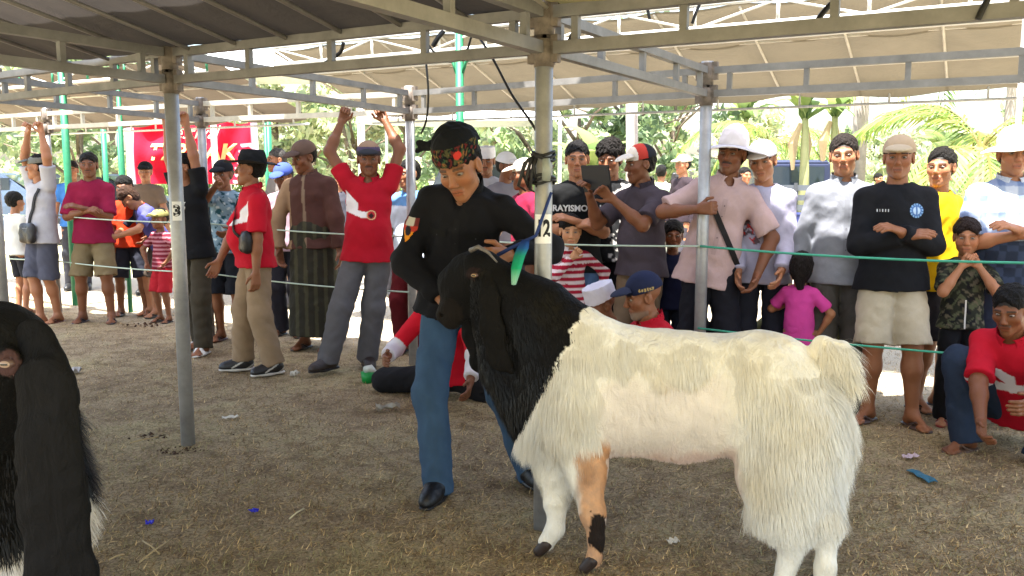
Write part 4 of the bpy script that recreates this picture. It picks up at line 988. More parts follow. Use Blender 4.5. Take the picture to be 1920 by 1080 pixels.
def sling(P, label, col, bag, strap_from=(.08, .40), strap_to=(-.16, -.02), size=(.15, .11, .05), side=1.):
    """a shoulder bag worn over the garment: strap pressed to the cloth, soft pouch"""
    t = tag(empty('sling_bag', P.root.location, P.root.rotation_euler[2]), label, 'bag', 'bags worn by the spectators')
    pts = []
    for s in np.linspace(0, 1, 14):
        u = strap_from[0]+(strap_to[0]-strap_from[0])*s; v = strap_from[1]+(strap_to[1]-strap_from[1])*s
        q = P.pv+P.rt*u+P.up*v; d = .3
        for _ in range(30): d -= max(P.X.ev((q+P.fw*d)[None])[0], -.01)*.8
        pts.append((q+P.fw*(d+.008))*P.k)
    mb = MB(); w_ = P.up*.6+P.rt*.8
    for a in (-1, 1): pass
    vs = []; fs = []
    dv = nrm(pts[-1]-pts[0]); sd = nrm(np.cross(dv, P.fw))
    for q in pts:
        for a, o_ in ((-1, 0), (1, 0), (1, .006), (-1, .006)): vs.append(q+sd*a*.017*P.k+P.fw*o_)
    for i in range(len(pts)-1):
        for j in range(4): fs.append((4*i+j, 4*i+(j+1) % 4, 4*i+4+(j+1) % 4, 4*i+4+j))
    mk('strap', vs, fs, mat_col(col, .8), t, False)
    b = bag if bag is not None else None
    if b is not None:
        q = P.pv+P.rt*b[0]+P.up*b[1]; d = .36
        for _ in range(30): d -= max(P.X.ev((q+P.fw*d)[None])[0], -.01)*.8
        G = F(); ctr = q+P.fw*(d+size[2]*.45); R_ = np.stack([P.rt, P.fw, P.up], 1)
        for sx in (-1, 1): G.rc(ctr+P.rt*sx*size[0]*.36+P.up*size[1]*.36, ctr+P.rt*sx*size[0]*.36-P.up*size[1]*.36, size[2]*.5, size[2]*.55, .06)
        G.el(ctr, (size[0]*.55, size[2]*.55, size[1]*.6), R_, .04); G.rip(.004, 30)
        v, f = G.mesh(.008); po = mk('pouch', v*P.k, f, M['leather'], t, True, np.tile(c(col), (len(v), 1)))
        mb = MB(); mb.beam((ctr+P.rt*size[0]*.35+P.fw*size[2]*.5+P.up*size[1]*.28)*P.k, (ctr-P.rt*size[0]*.35+P.fw*size[2]*.5+P.up*size[1]*.28)*P.k, .006, .008); mb.build('zip', mat_col('#5a5a60', .4), po)
    return t
def row2Y(px, back=.3):
    a = (px-960)/FPX  # x = a*y on the row line PR + U*k, moved back by V*back
    o = PR+V*back; k = (o[0]-a*o[1])/(a*U[1]-U[0]); return (o+U*k)[1]

# ---------------------------------------------------------------- spectators, from left to right
person('boy in a white tee with dark shorts, seen from behind at the left edge', 25, 362, 588, yaw=150, cat='boy', hs=1.12, hair=('bowl', '#15110e'), shirt=('#c9cbc6', dict(sleeve=.7, loose=.016)), low=('shorts', '#23252c'), feet=('sandal', '#3a2a22'), h=.011, skin='a', face={})
P = person('man in a pale grey tee with both fists raised to the pipe at far left', 68, 287, 606, yaw=-28, head=(-50, 2, 0), Rw=atY(52, 250, ground(68, 606)[1]), Lw=atY(78, 250, ground(68, 606)[1]-.05), Re=(-.9, .3, .1), Le=(1, .4, .1), Rc=70, Lc=70, lean=(-3, 0),
    shirt=('#a9a8ae', dict(sleeve=.72, loose=.02, hem=-.12)), low=('shorts', '#4b4d5a', dict(len=1.02, loose=.02)), feet=('sandal', '#5a3026'), hat=('cap', '#6d6e69', dict(brim='#5a5b58', h=.075)), RF=(-.02, .06), LF=(.05, -.08), skin='a', h=.010)
sling(P, 'black sling bag across the pale grey tee of the man with raised fists', '#1c1b1e', (.02, -.02), (.10, .42), (.0, .04), (.19, .17, .06))
P = person('man in a maroon tee with folded arms and khaki shorts', 166, 284, 603, yaw=8, head=(8, 0, 0), **CR, hair=('short', '#1a1411'), face=dict(mous=.7, stub=.15), shirt=('#7d1236', dict(sleeve=.95, loose=.022, hem=-.13)), low=('shorts', '#75674c', dict(len=1.0, loose=.022)), feet=('sandal', '#2a2a38'), RF=(-.15, 0), LF=(.14, .05), skin='d', h=.010, g=1.05)
person('boy in an orange tee and dark shorts with hands low', 236, 331, 590, yaw=12, head=(-14, 6, 8), cat='boy', hs=1.08, hair=('bowl', '#14100e'), shirt=('#b83412', dict(sleeve=.8, loose=.02)), low=('shorts', '#262833', dict(len=1.0, loose=.022)), feet=('sandal', '#3d342c'), R=(-.18, .08, .72), L=(.24, .16, .98), skin='d', h=.010, RF=(-.14, 0), LF=(.16, .04))
person('brown haired youngster in a violet blue tee leaning on the rope', 276, 330, 592, yaw=-42, lean=(26, -4), head=(-20, 26, 0), hair=('bob', '#4a3020'), shirt=('#4a4c8c', dict(sleeve=.75, loose=.015, pat=lambda q, cc, v, P: np.where(((q[:, 0] < -.02)&(q[:, 1] > .1))[:, None], c('#1c1c2c'), cc))), low=('shorts', '#4a4038', dict(len=1.0)), feet=('sandal', '#33302c'), R=(-.1, .42, .98), L=(.12, .46, 1.0), skin='a', h=.010, hs=1.05, cat='youngster', pel=(0, -.12, -.02))
person('man in a black cap far behind the orange tee in front of the banner', 272, 302, Y=10.8, yaw=10, hat=('cap', '#17181b', dict(brim='#17181b')), shirt=('#6b5a4c', dict()), low=('trousers', '#2a2a2e'), feet=('shoe', '#1a1a1a'), h=.013, eyes=False)
person('small child in a maroon striped tee and red shorts behind post 3', 300, 398, 603, yaw=-25, cat='child', hs=1.32, hat=('cap', '#8a8450', dict(brim='#8a8450', h=.08)), shirt=('#6d1a2b', dict(sleeve=.7, pat=stripes('#a9737d', 16, .5))), low=('shorts', '#9d1a26', dict(len=1.0, loose=.03)), feet=('sandal', '#2a201c'), R=(-.22, .1, .9), L=(.2, .12, .95), skin='d', h=.010)
person('man in a blue shirt far behind, between the grey and maroon tees', 133, 300, Y=11.2, yaw=20, shirt=('#3a6fb0', dict()), low=('trousers', '#33343a'), feet=('shoe', '#1a1a1a'), h=.013, eyes=False)
Y7 = ground(385, 655)[1]
P = person('man in a black tee and olive trousers reaching up behind post 3', 338, 258, 657, yaw=-22, H=1.66, footx=368, lean=(0, -5), head=(-32, 4, 0), Rw=atY(308, 212, Y7), Lw=atY(343, 205, Y7-.05), Re=(-1, .3, .2), Le=(.7, .8, .3), Rc=60, Lc=60,
    hair=('short', '#120e0c'), shirt=('#0d0e12', dict(sleeve=.62, loose=.02, hem=-.13)), low=('trousers', '#3b352a', dict(loose=.014)), feet=('sandal', '#cfcdc8', '#d8d6d2'), RF=(-.06, -.1), LF=(.14, .1), skin='b', h=.009, face=dict(mous=.5))
decal(P, .03, .33, .07, .10, lambda a, b: np.where(((np.hypot(a, b*.9) < .95)&(np.sin(a*5+b*3)+np.sin(b*6) > -.3))[..., None], c('#b8b8b4'), np.nan), name='shirt_print')
Y8 = row2Y(420, .25)
P = person('man in a black cap and pale blue patterned shirt left of the bucket hat', 420, 299, Y=Y8, yaw=-4, head=(-6, 6, 0), hat=('cap', '#16171c', dict(brim='#16171c')), shirt=('#7d97a8', dict(sleeve=.7, loose=.016, pat=blobs(['#1f4a58', '#c5d3da'], 26, .35))), low=('shorts', '#22242b', dict(len=1.05, loose=.02)), feet=('sandal', '#4a2c25'), Rw=atY(404, 350, Y8-.35), Rc=45, L=(.16, .22, 1.05), skin='b', h=.0105, face=dict(mous=.4))
Y9 = ground(468, 697)[1]
P = person('man in a red polo and black bucket hat standing sideways with a waist bag', 472, 284, 697, yaw=-62, head=(-18, -4, 0), belly=.05, g=1.08, hat=('bucket', '#17181b', dict(brim='#1c1d20', brim_r=.10, droop=.008, roll=.03, h=.125, flat=.10, z=.05)), shirt=('#b20f25', dict(sleeve=.85, loose=.016, hem=-.10, collar='#b20f25', pat=lambda q, cc, v, P: redband(q, cc, v, P, -1.))),
    low=('trousers', '#8d7860', dict(loose=.018, drop=.0)), feet=('sneaker', '#1b1a1c', '#cfcbc4'), R=(-.20, .24, .86), L=(.24, .05, .80), RF=(-.13, .10), LF=(.12, -.08), Rc=30, Lc=30, skin='b', h=.009, face=dict(stub=.25), group='men in red polo shirts')
sling(P, 'black waist bag strapped across the red polo of the bucket hat man', '#141417', (.16, .10), (-.10, .40), (.15, .12), (.17, .13, .07))
person('man in a bright blue cap and pinkish grey shirt looking down', 527, 304, 628, yaw=-8, head=(-10, 16, 0), hat=('cap', '#3c4f9c', dict(brim='#3c4f9c')), shirt=('#a48a96', dict(sleeve=.8, loose=.016)), low=('trousers', '#2b2a33', dict(loose=.016)), feet=('sandal', '#2a2422'), footx=543, skin='d', h=.0105)
person('grey haired man looking left behind the blue cap', 521, 276, Y=9.6, yaw=-50, hair=('thin', '#4b4744'), shirt=('#6f6a68', dict()), low=('trousers', '#303036'), feet=('shoe', '#1a1a1a'), skin='b', h=.012)
Y12 = row2Y(585, .35)
P = person('man in a brown cap, brown zip jacket and striped sarong looking down', 566, 261, Y=Y12, yaw=-12, head=(-26, 16, -6), footx=590, lean=(0, -3), hat=('cap', '#5e4a40', dict(brim='#4b3a34', tilt=8)), shirt=('#4a2f29', dict(name='jacket', sleeve=1.95, loose=.022, hem=-.10, collar='#5a3f38', pat=lambda q, cc, v, P: np.where((np.abs(q[:, 0]) < .012)[:, None], c('#7d6a58'), np.where((q[:, 0] < -.135)[:, None], c('#8a7057'), cc)))),
    low=('sarong', lambda v: np.where((np.sin(v[:, 0]*75+v[:, 1]*30) > .4)[:, None], c('#413f2e'), c('#2c2a22'))), feet=('sandal', '#3b2f2a'), R=(-.24, .12, .82), L=(.26, .08, .82), skin='d', h=.0095, g=1.12)
Y13 = ground(672, 690)[1]
HB = P39+(PM-P39)*.62; HB2 = P39+(PM-P39)*.86
P = person('man in a red polo hanging both hands on the pipe above his head', 686, 258, 692, yaw=3, head=(6, 2, 2), footx=692, H=1.72, Rw=atY(640, 229, Y13+.1), Lw=atY(722, 227, Y13+.1), Re=(-1, .1, .3), Le=(1, .1, .3), Rc=80, Lc=80, Rn=(0, 1, .1), Ln=(0, 1, .1),
    hair=('short', '#131010'), hat=('cap', '#3a3436', dict(brim='#25252b', tilt=10, pat=lambda q, cc: np.where((q[:, 2] > .09)[:, None], c('#8a705c'), np.where((q[:, 2] > .06)[:, None], c('#4a3f58'), cc)))), shirt=('#a30d22', dict(sleeve=.55, loose=.014, hem=-.11, collar='#a30d22', pat=redband)), low=('trousers', '#57565a', dict(loose=.016)), feet=('shoe', '#2a201d', '#1a1513'), RF=(-.30, .12), LF=(-.03, -.08), Ry=-40, Ly=15, lean=(0, 2), skin='d', h=.0085, g=1.08, belly=.015, face=dict(mous=.75, stub=.2), group='men in red polo shirts')
decal(P, .035, .235, .075, .078, lambda a, b: np.where((np.hypot(a, b) < .98)[..., None], np.where((np.hypot(a, b) > .72)[..., None], c('#c9a07a'), np.where((np.abs(a)+np.abs(b+.15) < .55)[..., None], c('#2a1a1c'), c('#b2222c'))), np.nan))
tag(P.root, group='men in red polo shirts')
person('man in a white and pale blue shirt and maroon trousers behind the red polo', 770, 296, Y=row2Y(760, .6), yaw=-25, head=(-20, 4, 0), shirt=('#c3cede', dict(sleeve=.8, loose=.018, pat=lambda q, cc, v, P: np.where((q[:, 1] > .36)[:, None], c('#5a86b8'), cc))), low=('trousers', '#5c151c', dict(loose=.02)), feet=('sandal', '#2b2b2b'), skin='a', h=.011, hair=('short', '#171210'))
person('red shirted person with white inner sleeves kneeling behind the handler', 836, 470, Y=5.55, yaw=-12, H=1.62, pel=(0, -.04, -.74), lean=(14, 0), head=(0, 18, 0), R=(-.30, .36, .36), L=(.28, .44, .24), RF=(-.14, -.28), LF=(.14, -.22), Rk=(-.35, 1, .3), Lk=(.1, 1, .3), ank=(.06, .06), shirt=('#b80f24', dict(sleeve=1.86, loose=.016, collar='#b80f24', hem=-.05, pat=white_cuffs)), low=('trousers', '#141316', dict(loose=.02)), feet=('sandal', '#2a2625'), skin='d', h=.009, g=1.06, cat='person', group='people sitting on the grass')
P15 = 1
person('man in a white cap right behind the shoulder of the handler', 912, 274, Y=8.4, yaw=-6, head=(0, 8, 0), hat=('kopiah', '#d6d3d8', dict(h=.055)), shirt=('#a7a3a8', dict(sleeve=1.9)), low=('trousers', '#34343a'), feet=('sandal', '#222222'), skin='b', h=.012, face=dict(mous=.6, stub=.35))
person('man in a white peaked cap looking right behind the handler', 946, 284, Y=8.1, yaw=35, head=(15, 6, 0), hat=('cap', '#cfcdd2', dict(brim='#cfcdd2')), shirt=('#6e6a72', dict()), low=('trousers', '#34343a'), feet=('sandal', '#222222'), skin='d', h=.012)
P = person('man in a cream cap and crimson shirt facing left beside post 12', 988, 296, Y=6.75, yaw=-58, head=(-22, 4, 0), hat=('cap', '#cfc3b2', dict(brim='#cfc3b2')), shirt=('#7d1534', dict(sleeve=.9, loose=.018)), low=('trousers', '#3c3a40'), feet=('sandal', '#222222'), L=(.18, .26, 1.0), R=(-.15, .25, 1.02), skin='d', h=.0095)
P = person('man with folded arms in a black tee lettered across the chest', 1066, 262, Y=row2Y(1075, .35), yaw=-4, head=(0, 2, 0), footx=1080, **CR, hair=('short', '#141010'), shirt=('#0f1012', dict(sleeve=.72, loose=.016, hem=-.14)), low=('trousers', '#4a6488', dict(loose=.014)), feet=('shoe', '#222226'), skin='a', h=.0085)
shirt_text(P, 'RAYISMOON', .0, .300, .058, '#c4c2c0', bold=.002)
P = person('small child in a red and white striped long sleeve shirt', 1050, 413, Y=5.95, yaw=8, head=(-6, 6, 0), cat='child', hs=1.30, hair=('bowl', '#15100e'), footx=1068, shirt=('#9c1730', dict(sleeve=1.92, loose=.012, pat=stripes('#d6c4c6', 15, .15), collar='#cfcac8')), low=('trousers', '#2d3038'), feet=('sandal', '#882222'), R=(-.02, .20, 1.34), L=(.33, .02, .92), Re=(-.6, .4, -.8), Le=(1, -.3, 0), Rc=70, skin='l', h=.008)
person('man with curly hair in a black and white camouflage shirt behind the tablet', 1147, 261, Y=row2Y(1150, .65), yaw=-18, head=(-4, 12, 0), hair=('curly', '#17110e'), shirt=('#17181a', dict(sleeve=1.9, loose=.018, pat=blobs(['#b8b4b0', '#232325'], 17, .25))), low=('trousers', '#15161a', dict(loose=.012)), feet=('shoe', '#222226'), R=(-.2, .2, 1.05), skin='b', h=.0095)
Y21 = row2Y(1200, .28)
P = person('man in a red and white cap and grey polo filming with a dark tablet', 1208, 269, Y=Y21, yaw=-48, head=(-22, 6, 0), hat=('cap', '#a8342a', dict(brim='#cfc6bb', pat=lambda q, cc: np.where((q[:, 1] > .045)[:, None], c('#d0c6bb'), np.where((q[:, 1] < -.02)[:, None], c('#1e1e26'), cc)))), shirt=('#423a42', dict(sleeve=.8, loose=.018, hem=-.12, collar='#322a30')), low=('trousers', '#6a5846', dict(loose=.016)), feet=('sandal', '#2a2624'), R=(-.16, .36, 1.36), L=(.06, .37, 1.33), Re=(-.3, .2, -1), Le=(.5, .25, -1), Rc=40, Lc=40, skin='d', h=.0085, g=1.05, belly=.02)
def tablet(P):
    tR, tL = P.hand['R'][0], P.hand['L'][0]; ctr = (tR+tL)/2+P.fw*.05+np.array([0, 0, .12]); t = empty('tablet', P.root.location, P.root.rotation_euler[2]); tag(t, 'dark tablet held up by the man in the red and white cap', 'tablet')
    Mx = Matrix.Translation(Vector(ctr*P.k)) @ Matrix.Rotation(math.radians(12), 4, 'X'); bm = bmesh.new(); bmesh.ops.create_cube(bm, size=1.); bmesh.ops.scale(bm, vec=(.24, .012, .175), verts=bm.verts); bmesh.ops.bevel(bm, geom=bm.edges[:], offset=.004, segments=2, affect='EDGES'); bm.transform(Mx)
    me = bpy.data.meshes.new('case'); bm.to_mesh(me); bm.free(); me.materials.append(mat_col('#1c1d22', .5)); o = bpy.data.objects.new('case', me); COL.objects.link(o); o.parent = t
    mb = MB(); mb.box((-.11, .0065, -.078), (.11, .0085, .078), Mx); mb.build('screen', M['glass'], t); mb = MB(); mb.tube([Mx@Vector((.09, -.006, .06)), Mx@Vector((.09, -.009, .06))], .007, 10); mb.build('camera_lens', M['glass'], t)
tablet(P)
person('boy in a navy tee peering out behind the white hat man', 1262, 421, Y=row2Y(1262, .45), yaw=-6, cat='boy', hs=1.22, hair=('bowl', '#14100e'), shirt=('#171c38', dict()), low=('shorts', '#1f2430', dict(len=1.0)), feet=('sandal', '#222222'), skin='d', h=.0095)
P = person('old man in a white prayer cap sitting low behind the back of the white goat', 1166, 541, Y=5.05, yaw=-62, H=1.62, pel=(0, 0, -.80), lean=(10, 0), head=(-10, 10, 0), RF=(-.16, .42), LF=(.16, .40), R=(-.2, .42, .42), L=(.2, .42, .42), Rk=(-.4, .5, 1), Lk=(.4, .5, 1), hat=('kopiah', '#d0cbd8', dict(h=.05)), hair=('none', '#1a1614'), shirt=('#b9b2b6', dict(sleeve=1.9)), low=('trousers', '#33343c'), feet=('sandal', '#222222'), skin='d', h=.008, group='people sitting on the grass', face=dict(stub=.3))
P = person('man in a navy cap and red polo sitting behind the back of the white goat', 1243, 519, Y=4.85, yaw=-72, H=1.72, pel=(0, 0, -.78), lean=(8, 0), head=(-10, 4, 0), RF=(-.16, .45), LF=(.16, .42), R=(-.2, .44, .45), L=(.2, .42, .42), Rk=(-.4, .5, 1), Lk=(.4, .5, 1), hat=('cap', '#1d2440', dict(brim='#2a2f45', h=.1, tilt=6, pat=lambda q, cc: np.where(((np.abs(q[:, 2]-.05) < .008)&(q[:, 0] > .02)&(q[:, 1] > -.05)&(q[:, 1] < .04)&(np.sin(q[:, 1]*420) > -.4))[:, None], c('#b39a60'), cc))), hair=('none', '#5a4436'), shirt=('#ad1026', dict(sleeve=.85, loose=.016, collar='#ad1026', pat=lambda q, cc, v, P: redband(q, cc, v, P, -1.))), low=('trousers', '#2d3038'), feet=('sandal', '#222222'), skin='b', h=.0075, g=1.1, face=dict(beard='#8a7a6c'), group='men in red polo shirts')
person('man in a pale cap and dark shirt walking left far in the field', 1283, 289, Y=11.5, yaw=-60, hat=('cap', '#a79c8c', dict(brim='#a79c8c')), shirt=('#2b2228', dict(sleeve=1.9)), low=('trousers', '#37343a'), feet=('shoe', '#222222'), skin='a', h=.013, eyes=False, group='people far in the sunny field')
person('person in a pale green shirt standing far in the field', 1240, 308, Y=13.5, yaw=160, shirt=('#9fb09a', dict(sleeve=1.9)), low=('trousers', '#6a6a60'), feet=('shoe', '#222222'), h=.014, eyes=False, group='people far in the sunny field', cat='person')
person('person in dark clothes far off between the two white hats', 1396, 312, Y=12.5, yaw=20, shirt=('#33343c', dict()), low=('trousers', '#2a2a30'), feet=('shoe', '#222222'), h=.014, eyes=False, group='people far in the sunny field', cat='person')
Y25 = row2Y(1340, .22)
P = person('man in a wide white hat and pale pink shirt gripping the post', 1362, 239, Y=Y25, yaw=-8, head=(-24, -4, 6), footx=1330, H=1.74, lean=(3, 11), Rw=atY(1309, 392, PR[1]-.06), Re=(-1, .1, -.5), Rc=85, Rn=(.3, -1, 0), L=(.27, .14, .84), Le=(.8, -.2, -.4), hair=('short', '#14100e'), hat=('bucket', '#cfc8cb', dict(brim_r=.12, droop=.028, wave=.016, h=.115, flat=.2, z=.05)), shirt=('#b59a98', dict(sleeve=.85, loose=.024, hem=-.17, collar='#b59a98', placket=True, bcol='#4a4044', wr=.009)),
    low=('trousers', '#15151d', dict(loose=.024)), feet=('sandal', '#222222'), skin='d', h=.0085, face=dict(mous=.8, stub=.2))
sling(P, 'black shoulder strap and bag across the pale pink shirt of the white hat man', '#1d1a1c', (.20, -.06), (-.07, .32), (.17, -.02), (.16, .2, .06))
P = person('young man in a white cap and pale lavender long sleeve shirt', 1437, 261, Y=row2Y(1435, .45), yaw=-20, head=(-8, 4, 6), lean=(4, 0), hat=('cap', '#cfcad0', dict(brim='#cfcad0', pat=lambda q, cc: np.where((q[:, 1] < -.045)[:, None], c('#3a3436'), cc))), shirt=('#a8a5bb', dict(sleeve=1.93, loose=.024, hem=-.14, pat=lambda q, cc, v, P: np.where(((q[:, 2] > 0)&(np.hypot(q[:, 0]+.05, (q[:, 1]-.21)*.9) < .085)&(wob(v, 34, .7) > .05))[:, None], np.where((wob(v, 50, 2.) > .2)[:, None], c('#b02a22'), c('#5a4a52')), cc))), low=('trousers', '#1d1e28', dict(loose=.02)), feet=('sandal', '#222222'), R=(-.13, .2, .86), L=(.13, .2, .88), Re=(-.2, -.6, -.6), Le=(.2, -.6, -.6), g=.92, skin='a', h=.0085)
person('man in a white prayer cap and green patterned shirt seated in the field', 1507, 397, Y=9.6, yaw=4, H=1.64, pel=(0, 0, -.42), lean=(14, 0), head=(0, 20, 0), RF=(-.16, .4), LF=(.16, .4), R=(-.06, .4, .66), L=(.06, .4, .66), hat=('kopiah', '#d2ced4', dict(h=.05)), shirt=('#5f7284', dict(sleeve=1.9, pat=lambda q, cc, v, P: np.where((np.abs(q[:, 0]) < .09)[:, None], c('#1d4030'), np.where((wob(v, 40, 1.) > .3)[:, None], c('#b9c4cc'), cc)))), low=('trousers', '#2f3a40'), feet=('sandal', '#222222'), skin='a', h=.011, face=dict(beard='#b9b2aa'), group='people far in the sunny field')
mb = MB(); bx = atY(1507, 500, 9.65); t = tag(empty('stool', (bx[0], 9.72, 0)), 'low wooden stool under the seated man in the green patterned shirt', 'stool'); mb.box((-.2, -.16, .34), (.2, .16, .39)); mb.build('seat', mat_col('#5a4030', .7), t)
for sx in (-1, 1):
    for sy in (-1, 1): mb = MB(); mb.box((sx*.16-.02, sy*.12-.02, 0), (sx*.16+.02, sy*.12+.02, .34)); mb.build('leg', mat_col('#5a4030', .7), t)
person('little girl in a pink dress seen from behind with a pigtail', 1503, 486, Y=5.25, yaw=145, head=(14, 0, 0), cat='girl', hs=1.38, hair=('long', '#1c1210'), shirt=('#c2408f', dict(sleeve=.75, loose=.018, hem=-.36, wr=.005)), low=('shorts', '#c2408f', dict(len=.6)), feet=('sandal', '#aa3344'), L=(.12, .18, 1.2), R=(-.2, .1, .9), skin='a', h=.0075)
person('crouching person in an olive garment beside the little girl in pink', 1528, 520, Y=5.75, yaw=-38, H=1.6, pel=(.0, -.1, -.62), lean=(24, 0), head=(0, 14, 0), RF=(-.15, .14), LF=(.17, .12), R=(-.2, .4, .4), L=(.25, .42, .5), Rk=(-.5, 1, .6), Lk=(.5, 1, .6), shirt=('#4a4a2c', dict(sleeve=1.9, loose=.02)), low=('trousers', '#454528', dict(loose=.02)), feet=('sandal', '#222222'), skin='b', h=.009, cat='person', group='people sitting on the grass')
P = person('man with swept back curly hair in a plain grey long sleeve polo', 1586, 249, Y=row2Y(1580, .5), yaw=-8, Re=(-.25, -.4, -.6), Le=(.25, -.4, -.6), head=(-16, 2, 4), hair=('short', '#2a211d'), shirt=('#7a7d86', dict(sleeve=1.93, loose=.022, hem=-.14, collar='#74777f', placket=True, buttons=3, bcol='#44464c', wr=.006)), low=('trousers', '#4a4744', dict(loose=.022)), feet=('shoe', '#2a2624'), R=(-.25, .02, .82), L=(.23, .0, .82), skin='a', h=.0085, face=dict(mous=.35))
P = person('man in a black long sleeve shirt, khaki cap and cream shorts', 1687, 252, 788, yaw=-10, head=(-16, 1, 0), **{**CR, 'Rc': 15}, hat=('cap', '#a08c74', dict(brim='#a89880', tilt=10)), hair=('short', '#15110f'), shirt=('#131419', dict(sleeve=1.93, loose=.018, hem=-.13, neck=.072)), low=('shorts', '#b0a591', dict(len=.98, loose=.022)), feet=('sandal', '#4a3a38'), RF=(-.10, .02), LF=(.13, .10), Ry=-42, Ly=20, skin='b', h=.008, g=1.12, belly=.015)
decal(P, .085, .335, .085, .088, lambda a, b: np.where((np.hypot(a, b) < .98)[..., None], np.where((np.hypot(a, b) > .70)[..., None], np.where((np.sin(np.arctan2(b, a)*14) > -.2)[..., None], c('#7ba0c8'), c('#31507c')), np.where(((np.hypot(a, b) < .5)&(np.abs(a) > .12))[..., None], c('#a9bfd4'), c('#40649a'))), np.nan), sub=(26, 26))
decal(P, -.10, .335, .07, .016, lambda a, b: np.where((np.sin(a*16) > -.3)[..., None], c('#b9bcc2'), np.nan), name='small_lettering', sub=(24, 3))
person('man in a bright yellow shirt and dark shorts behind the khaki cap', 1730, 274, Y=row2Y(1735, .75), yaw=28, head=(-70, 0, 0), footx=1748, hair=('short', '#15110f'), shirt=('#d6ad0c', dict(sleeve=.7, loose=.022, hem=-.14)), low=('shorts', '#24222a', dict(len=1.0, loose=.02)), feet=('sandal', '#332c2a'), skin='a', h=.009)
P = person('boy in a camouflage tee with both hands at his mouth', 1815, 419, Y=4.98, yaw=-18, head=(-10, 4, 0), cat='boy', hs=1.25, hair=('bowl', '#2a1a16'), shirt=('#24261f', dict(sleeve=.85, loose=.02, hem=-.1, pat=blobs(['#4a4e3a', '#15161a', '#5c5648'], 20, .2))), low=('trousers', '#131419', dict(loose=.016)), feet=('sandal', '#8a1c22'), R=(-.055, .18, 1.36), L=(.07, .17, 1.36), Re=(-.5, .5, -1), Le=(.6, .5, -1), Rc=75, Lc=75, skin='a', h=.008)
decal(P, 0, .02, .012, .26, lambda a, b: c('#c9c7c4'), name='drawstring', lift=.012, sub=(2, 12), parent=P.low)
P = person('man in a cream bucket hat and blue plaid shirt at the right edge', 1902, 244, Y=row2Y(1890, .3)+.25, yaw=-12, head=(-4, 0, 0), **CR, hat=('bucket', '#d0c6b4', dict(brim_r=.075, droop=.03, h=.10)), shirt=('#b7bdca', dict(sleeve=.85, loose=.022, hem=-.1, pat=plaid, collar='#b7bdca')), low=('trousers', '#1b2030', dict(loose=.02)), feet=('shoe', '#222222'), skin='a', h=.0085, g=1.12, belly=.03)
P = person('man in a red polo and jeans squatting at the right edge', 1906, 554, Y=4.42, yaw=-46, H=1.70, footx=1912, pel=(0, -.2, -.70), lean=(30, 0), head=(-2, -14, 0), RF=(-.17, .10), LF=(.19, .10), Ry=-20, Rk=(-.5, 1, .8), Lk=(.5, 1, .8), Rw=atY(1838, 822, 4.08), Re=(-.6, .6, -.2), Rc=35, L=(.22, .46, .40), hair=('short', '#120e0d'), face=dict(mous=.6), shirt=('#b10f27', dict(sleeve=.9, loose=.018, hem=-.06, collar='#b10f27', pat=bandwide)), low=('trousers', '#243044', dict(loose=.022)), feet=('sandal', '#5a4438'), skin='d', h=.007, g=1.04, group='men in red polo shirts')
for i, (px, tp, Y, cl, yw, lab) in enumerate(((1646, 338, 17, '#2c2c34', 20, 'tiny person in dark clothes between the grey polo and khaki cap'), (1776, 338, 16, '#5a5660', -40, 'tiny person in grey right of the yellow shirt'), (740, 300, 10.5, '#8fa5c2', 30, 'man in a pale blue shirt between the raised arm and the far post'), (640, 295, 11.5, '#3c3c44', -10, 'man in dark grey behind the brown jacket and red polo'))):
    person(lab, px, tp, Y=Y, H=1.55, yaw=yw, shirt=(cl, dict(sleeve=.8)), low=('trousers', '#35343a'), feet=('shoe', '#222222'), h=.015, eyes=False, group='people far in the sunny field', cat='person')

# ---------------------------------------------------------------- the handler
YH = 3.93
def batik(q, cc):
    x, y, z = q.T
    b = (z < .108)&(y > -.03)
    w1 = wob(q, 70, .3); w2 = wob(q, 95, 2.); cc[b&(w1 > .15)] = c('#4a4a30'); cc[b&(w1 > .3)&(w2 > .0)] = c('#8a5a34'); cc[b&(w2 > .45)] = c('#2f4a34'); cc[b&(w1 < -.45)] = c('#5c2222')
    cc[np.hypot(x-.045, z-.078) < .014] = c('#c23a34'); return cc
P = person('handler in a black shirt, blue jeans and batik headcloth bending over the goat', 832, 224, Y=YH, yaw=-14, H=1.74, footx=879, pel=(-.045, 0, -.03), lean=(10, 7), g=1.06, hs=1.07, hoff=(.025, .045, -.045), head=(-6, 16, 15), twist=4,
    R=(-.06, .20, .90), L=(.25, .28, 1.10), Re=(-1, -.2, .0), Le=(.9, -.3, -.5), Rc=40, Lc=70, RF=(-.10, .16), LF=(.25, -.12), Ry=0, Ly=38, hair=('short', '#0f0c0b'), hat=('cloth', '#101318', dict(pat=batik, z=.07)), shirt=('#121217', dict(sleeve=1.95, loose=.02, hem=-.09, collar='#0b0b0e', placket=True, buttons=5, bcol='#26262a', wr=.013, vneck=.13)), low=('trousers', '#3a526c', dict(loose=.007, drop=.055, pat=lambda v, cc: cc*(1+.14*wob(v*np.array([1, 1, .25]), 26, .6)[:, None]))), feet=('shoe', '#0d0d10', '#17171a'), skin='a', h=.0075, cat='man', group='animal handlers', face=dict(mous=.25))
del P.root['group']
HANDLER = P
aS, aE, aT = P.arm['R']
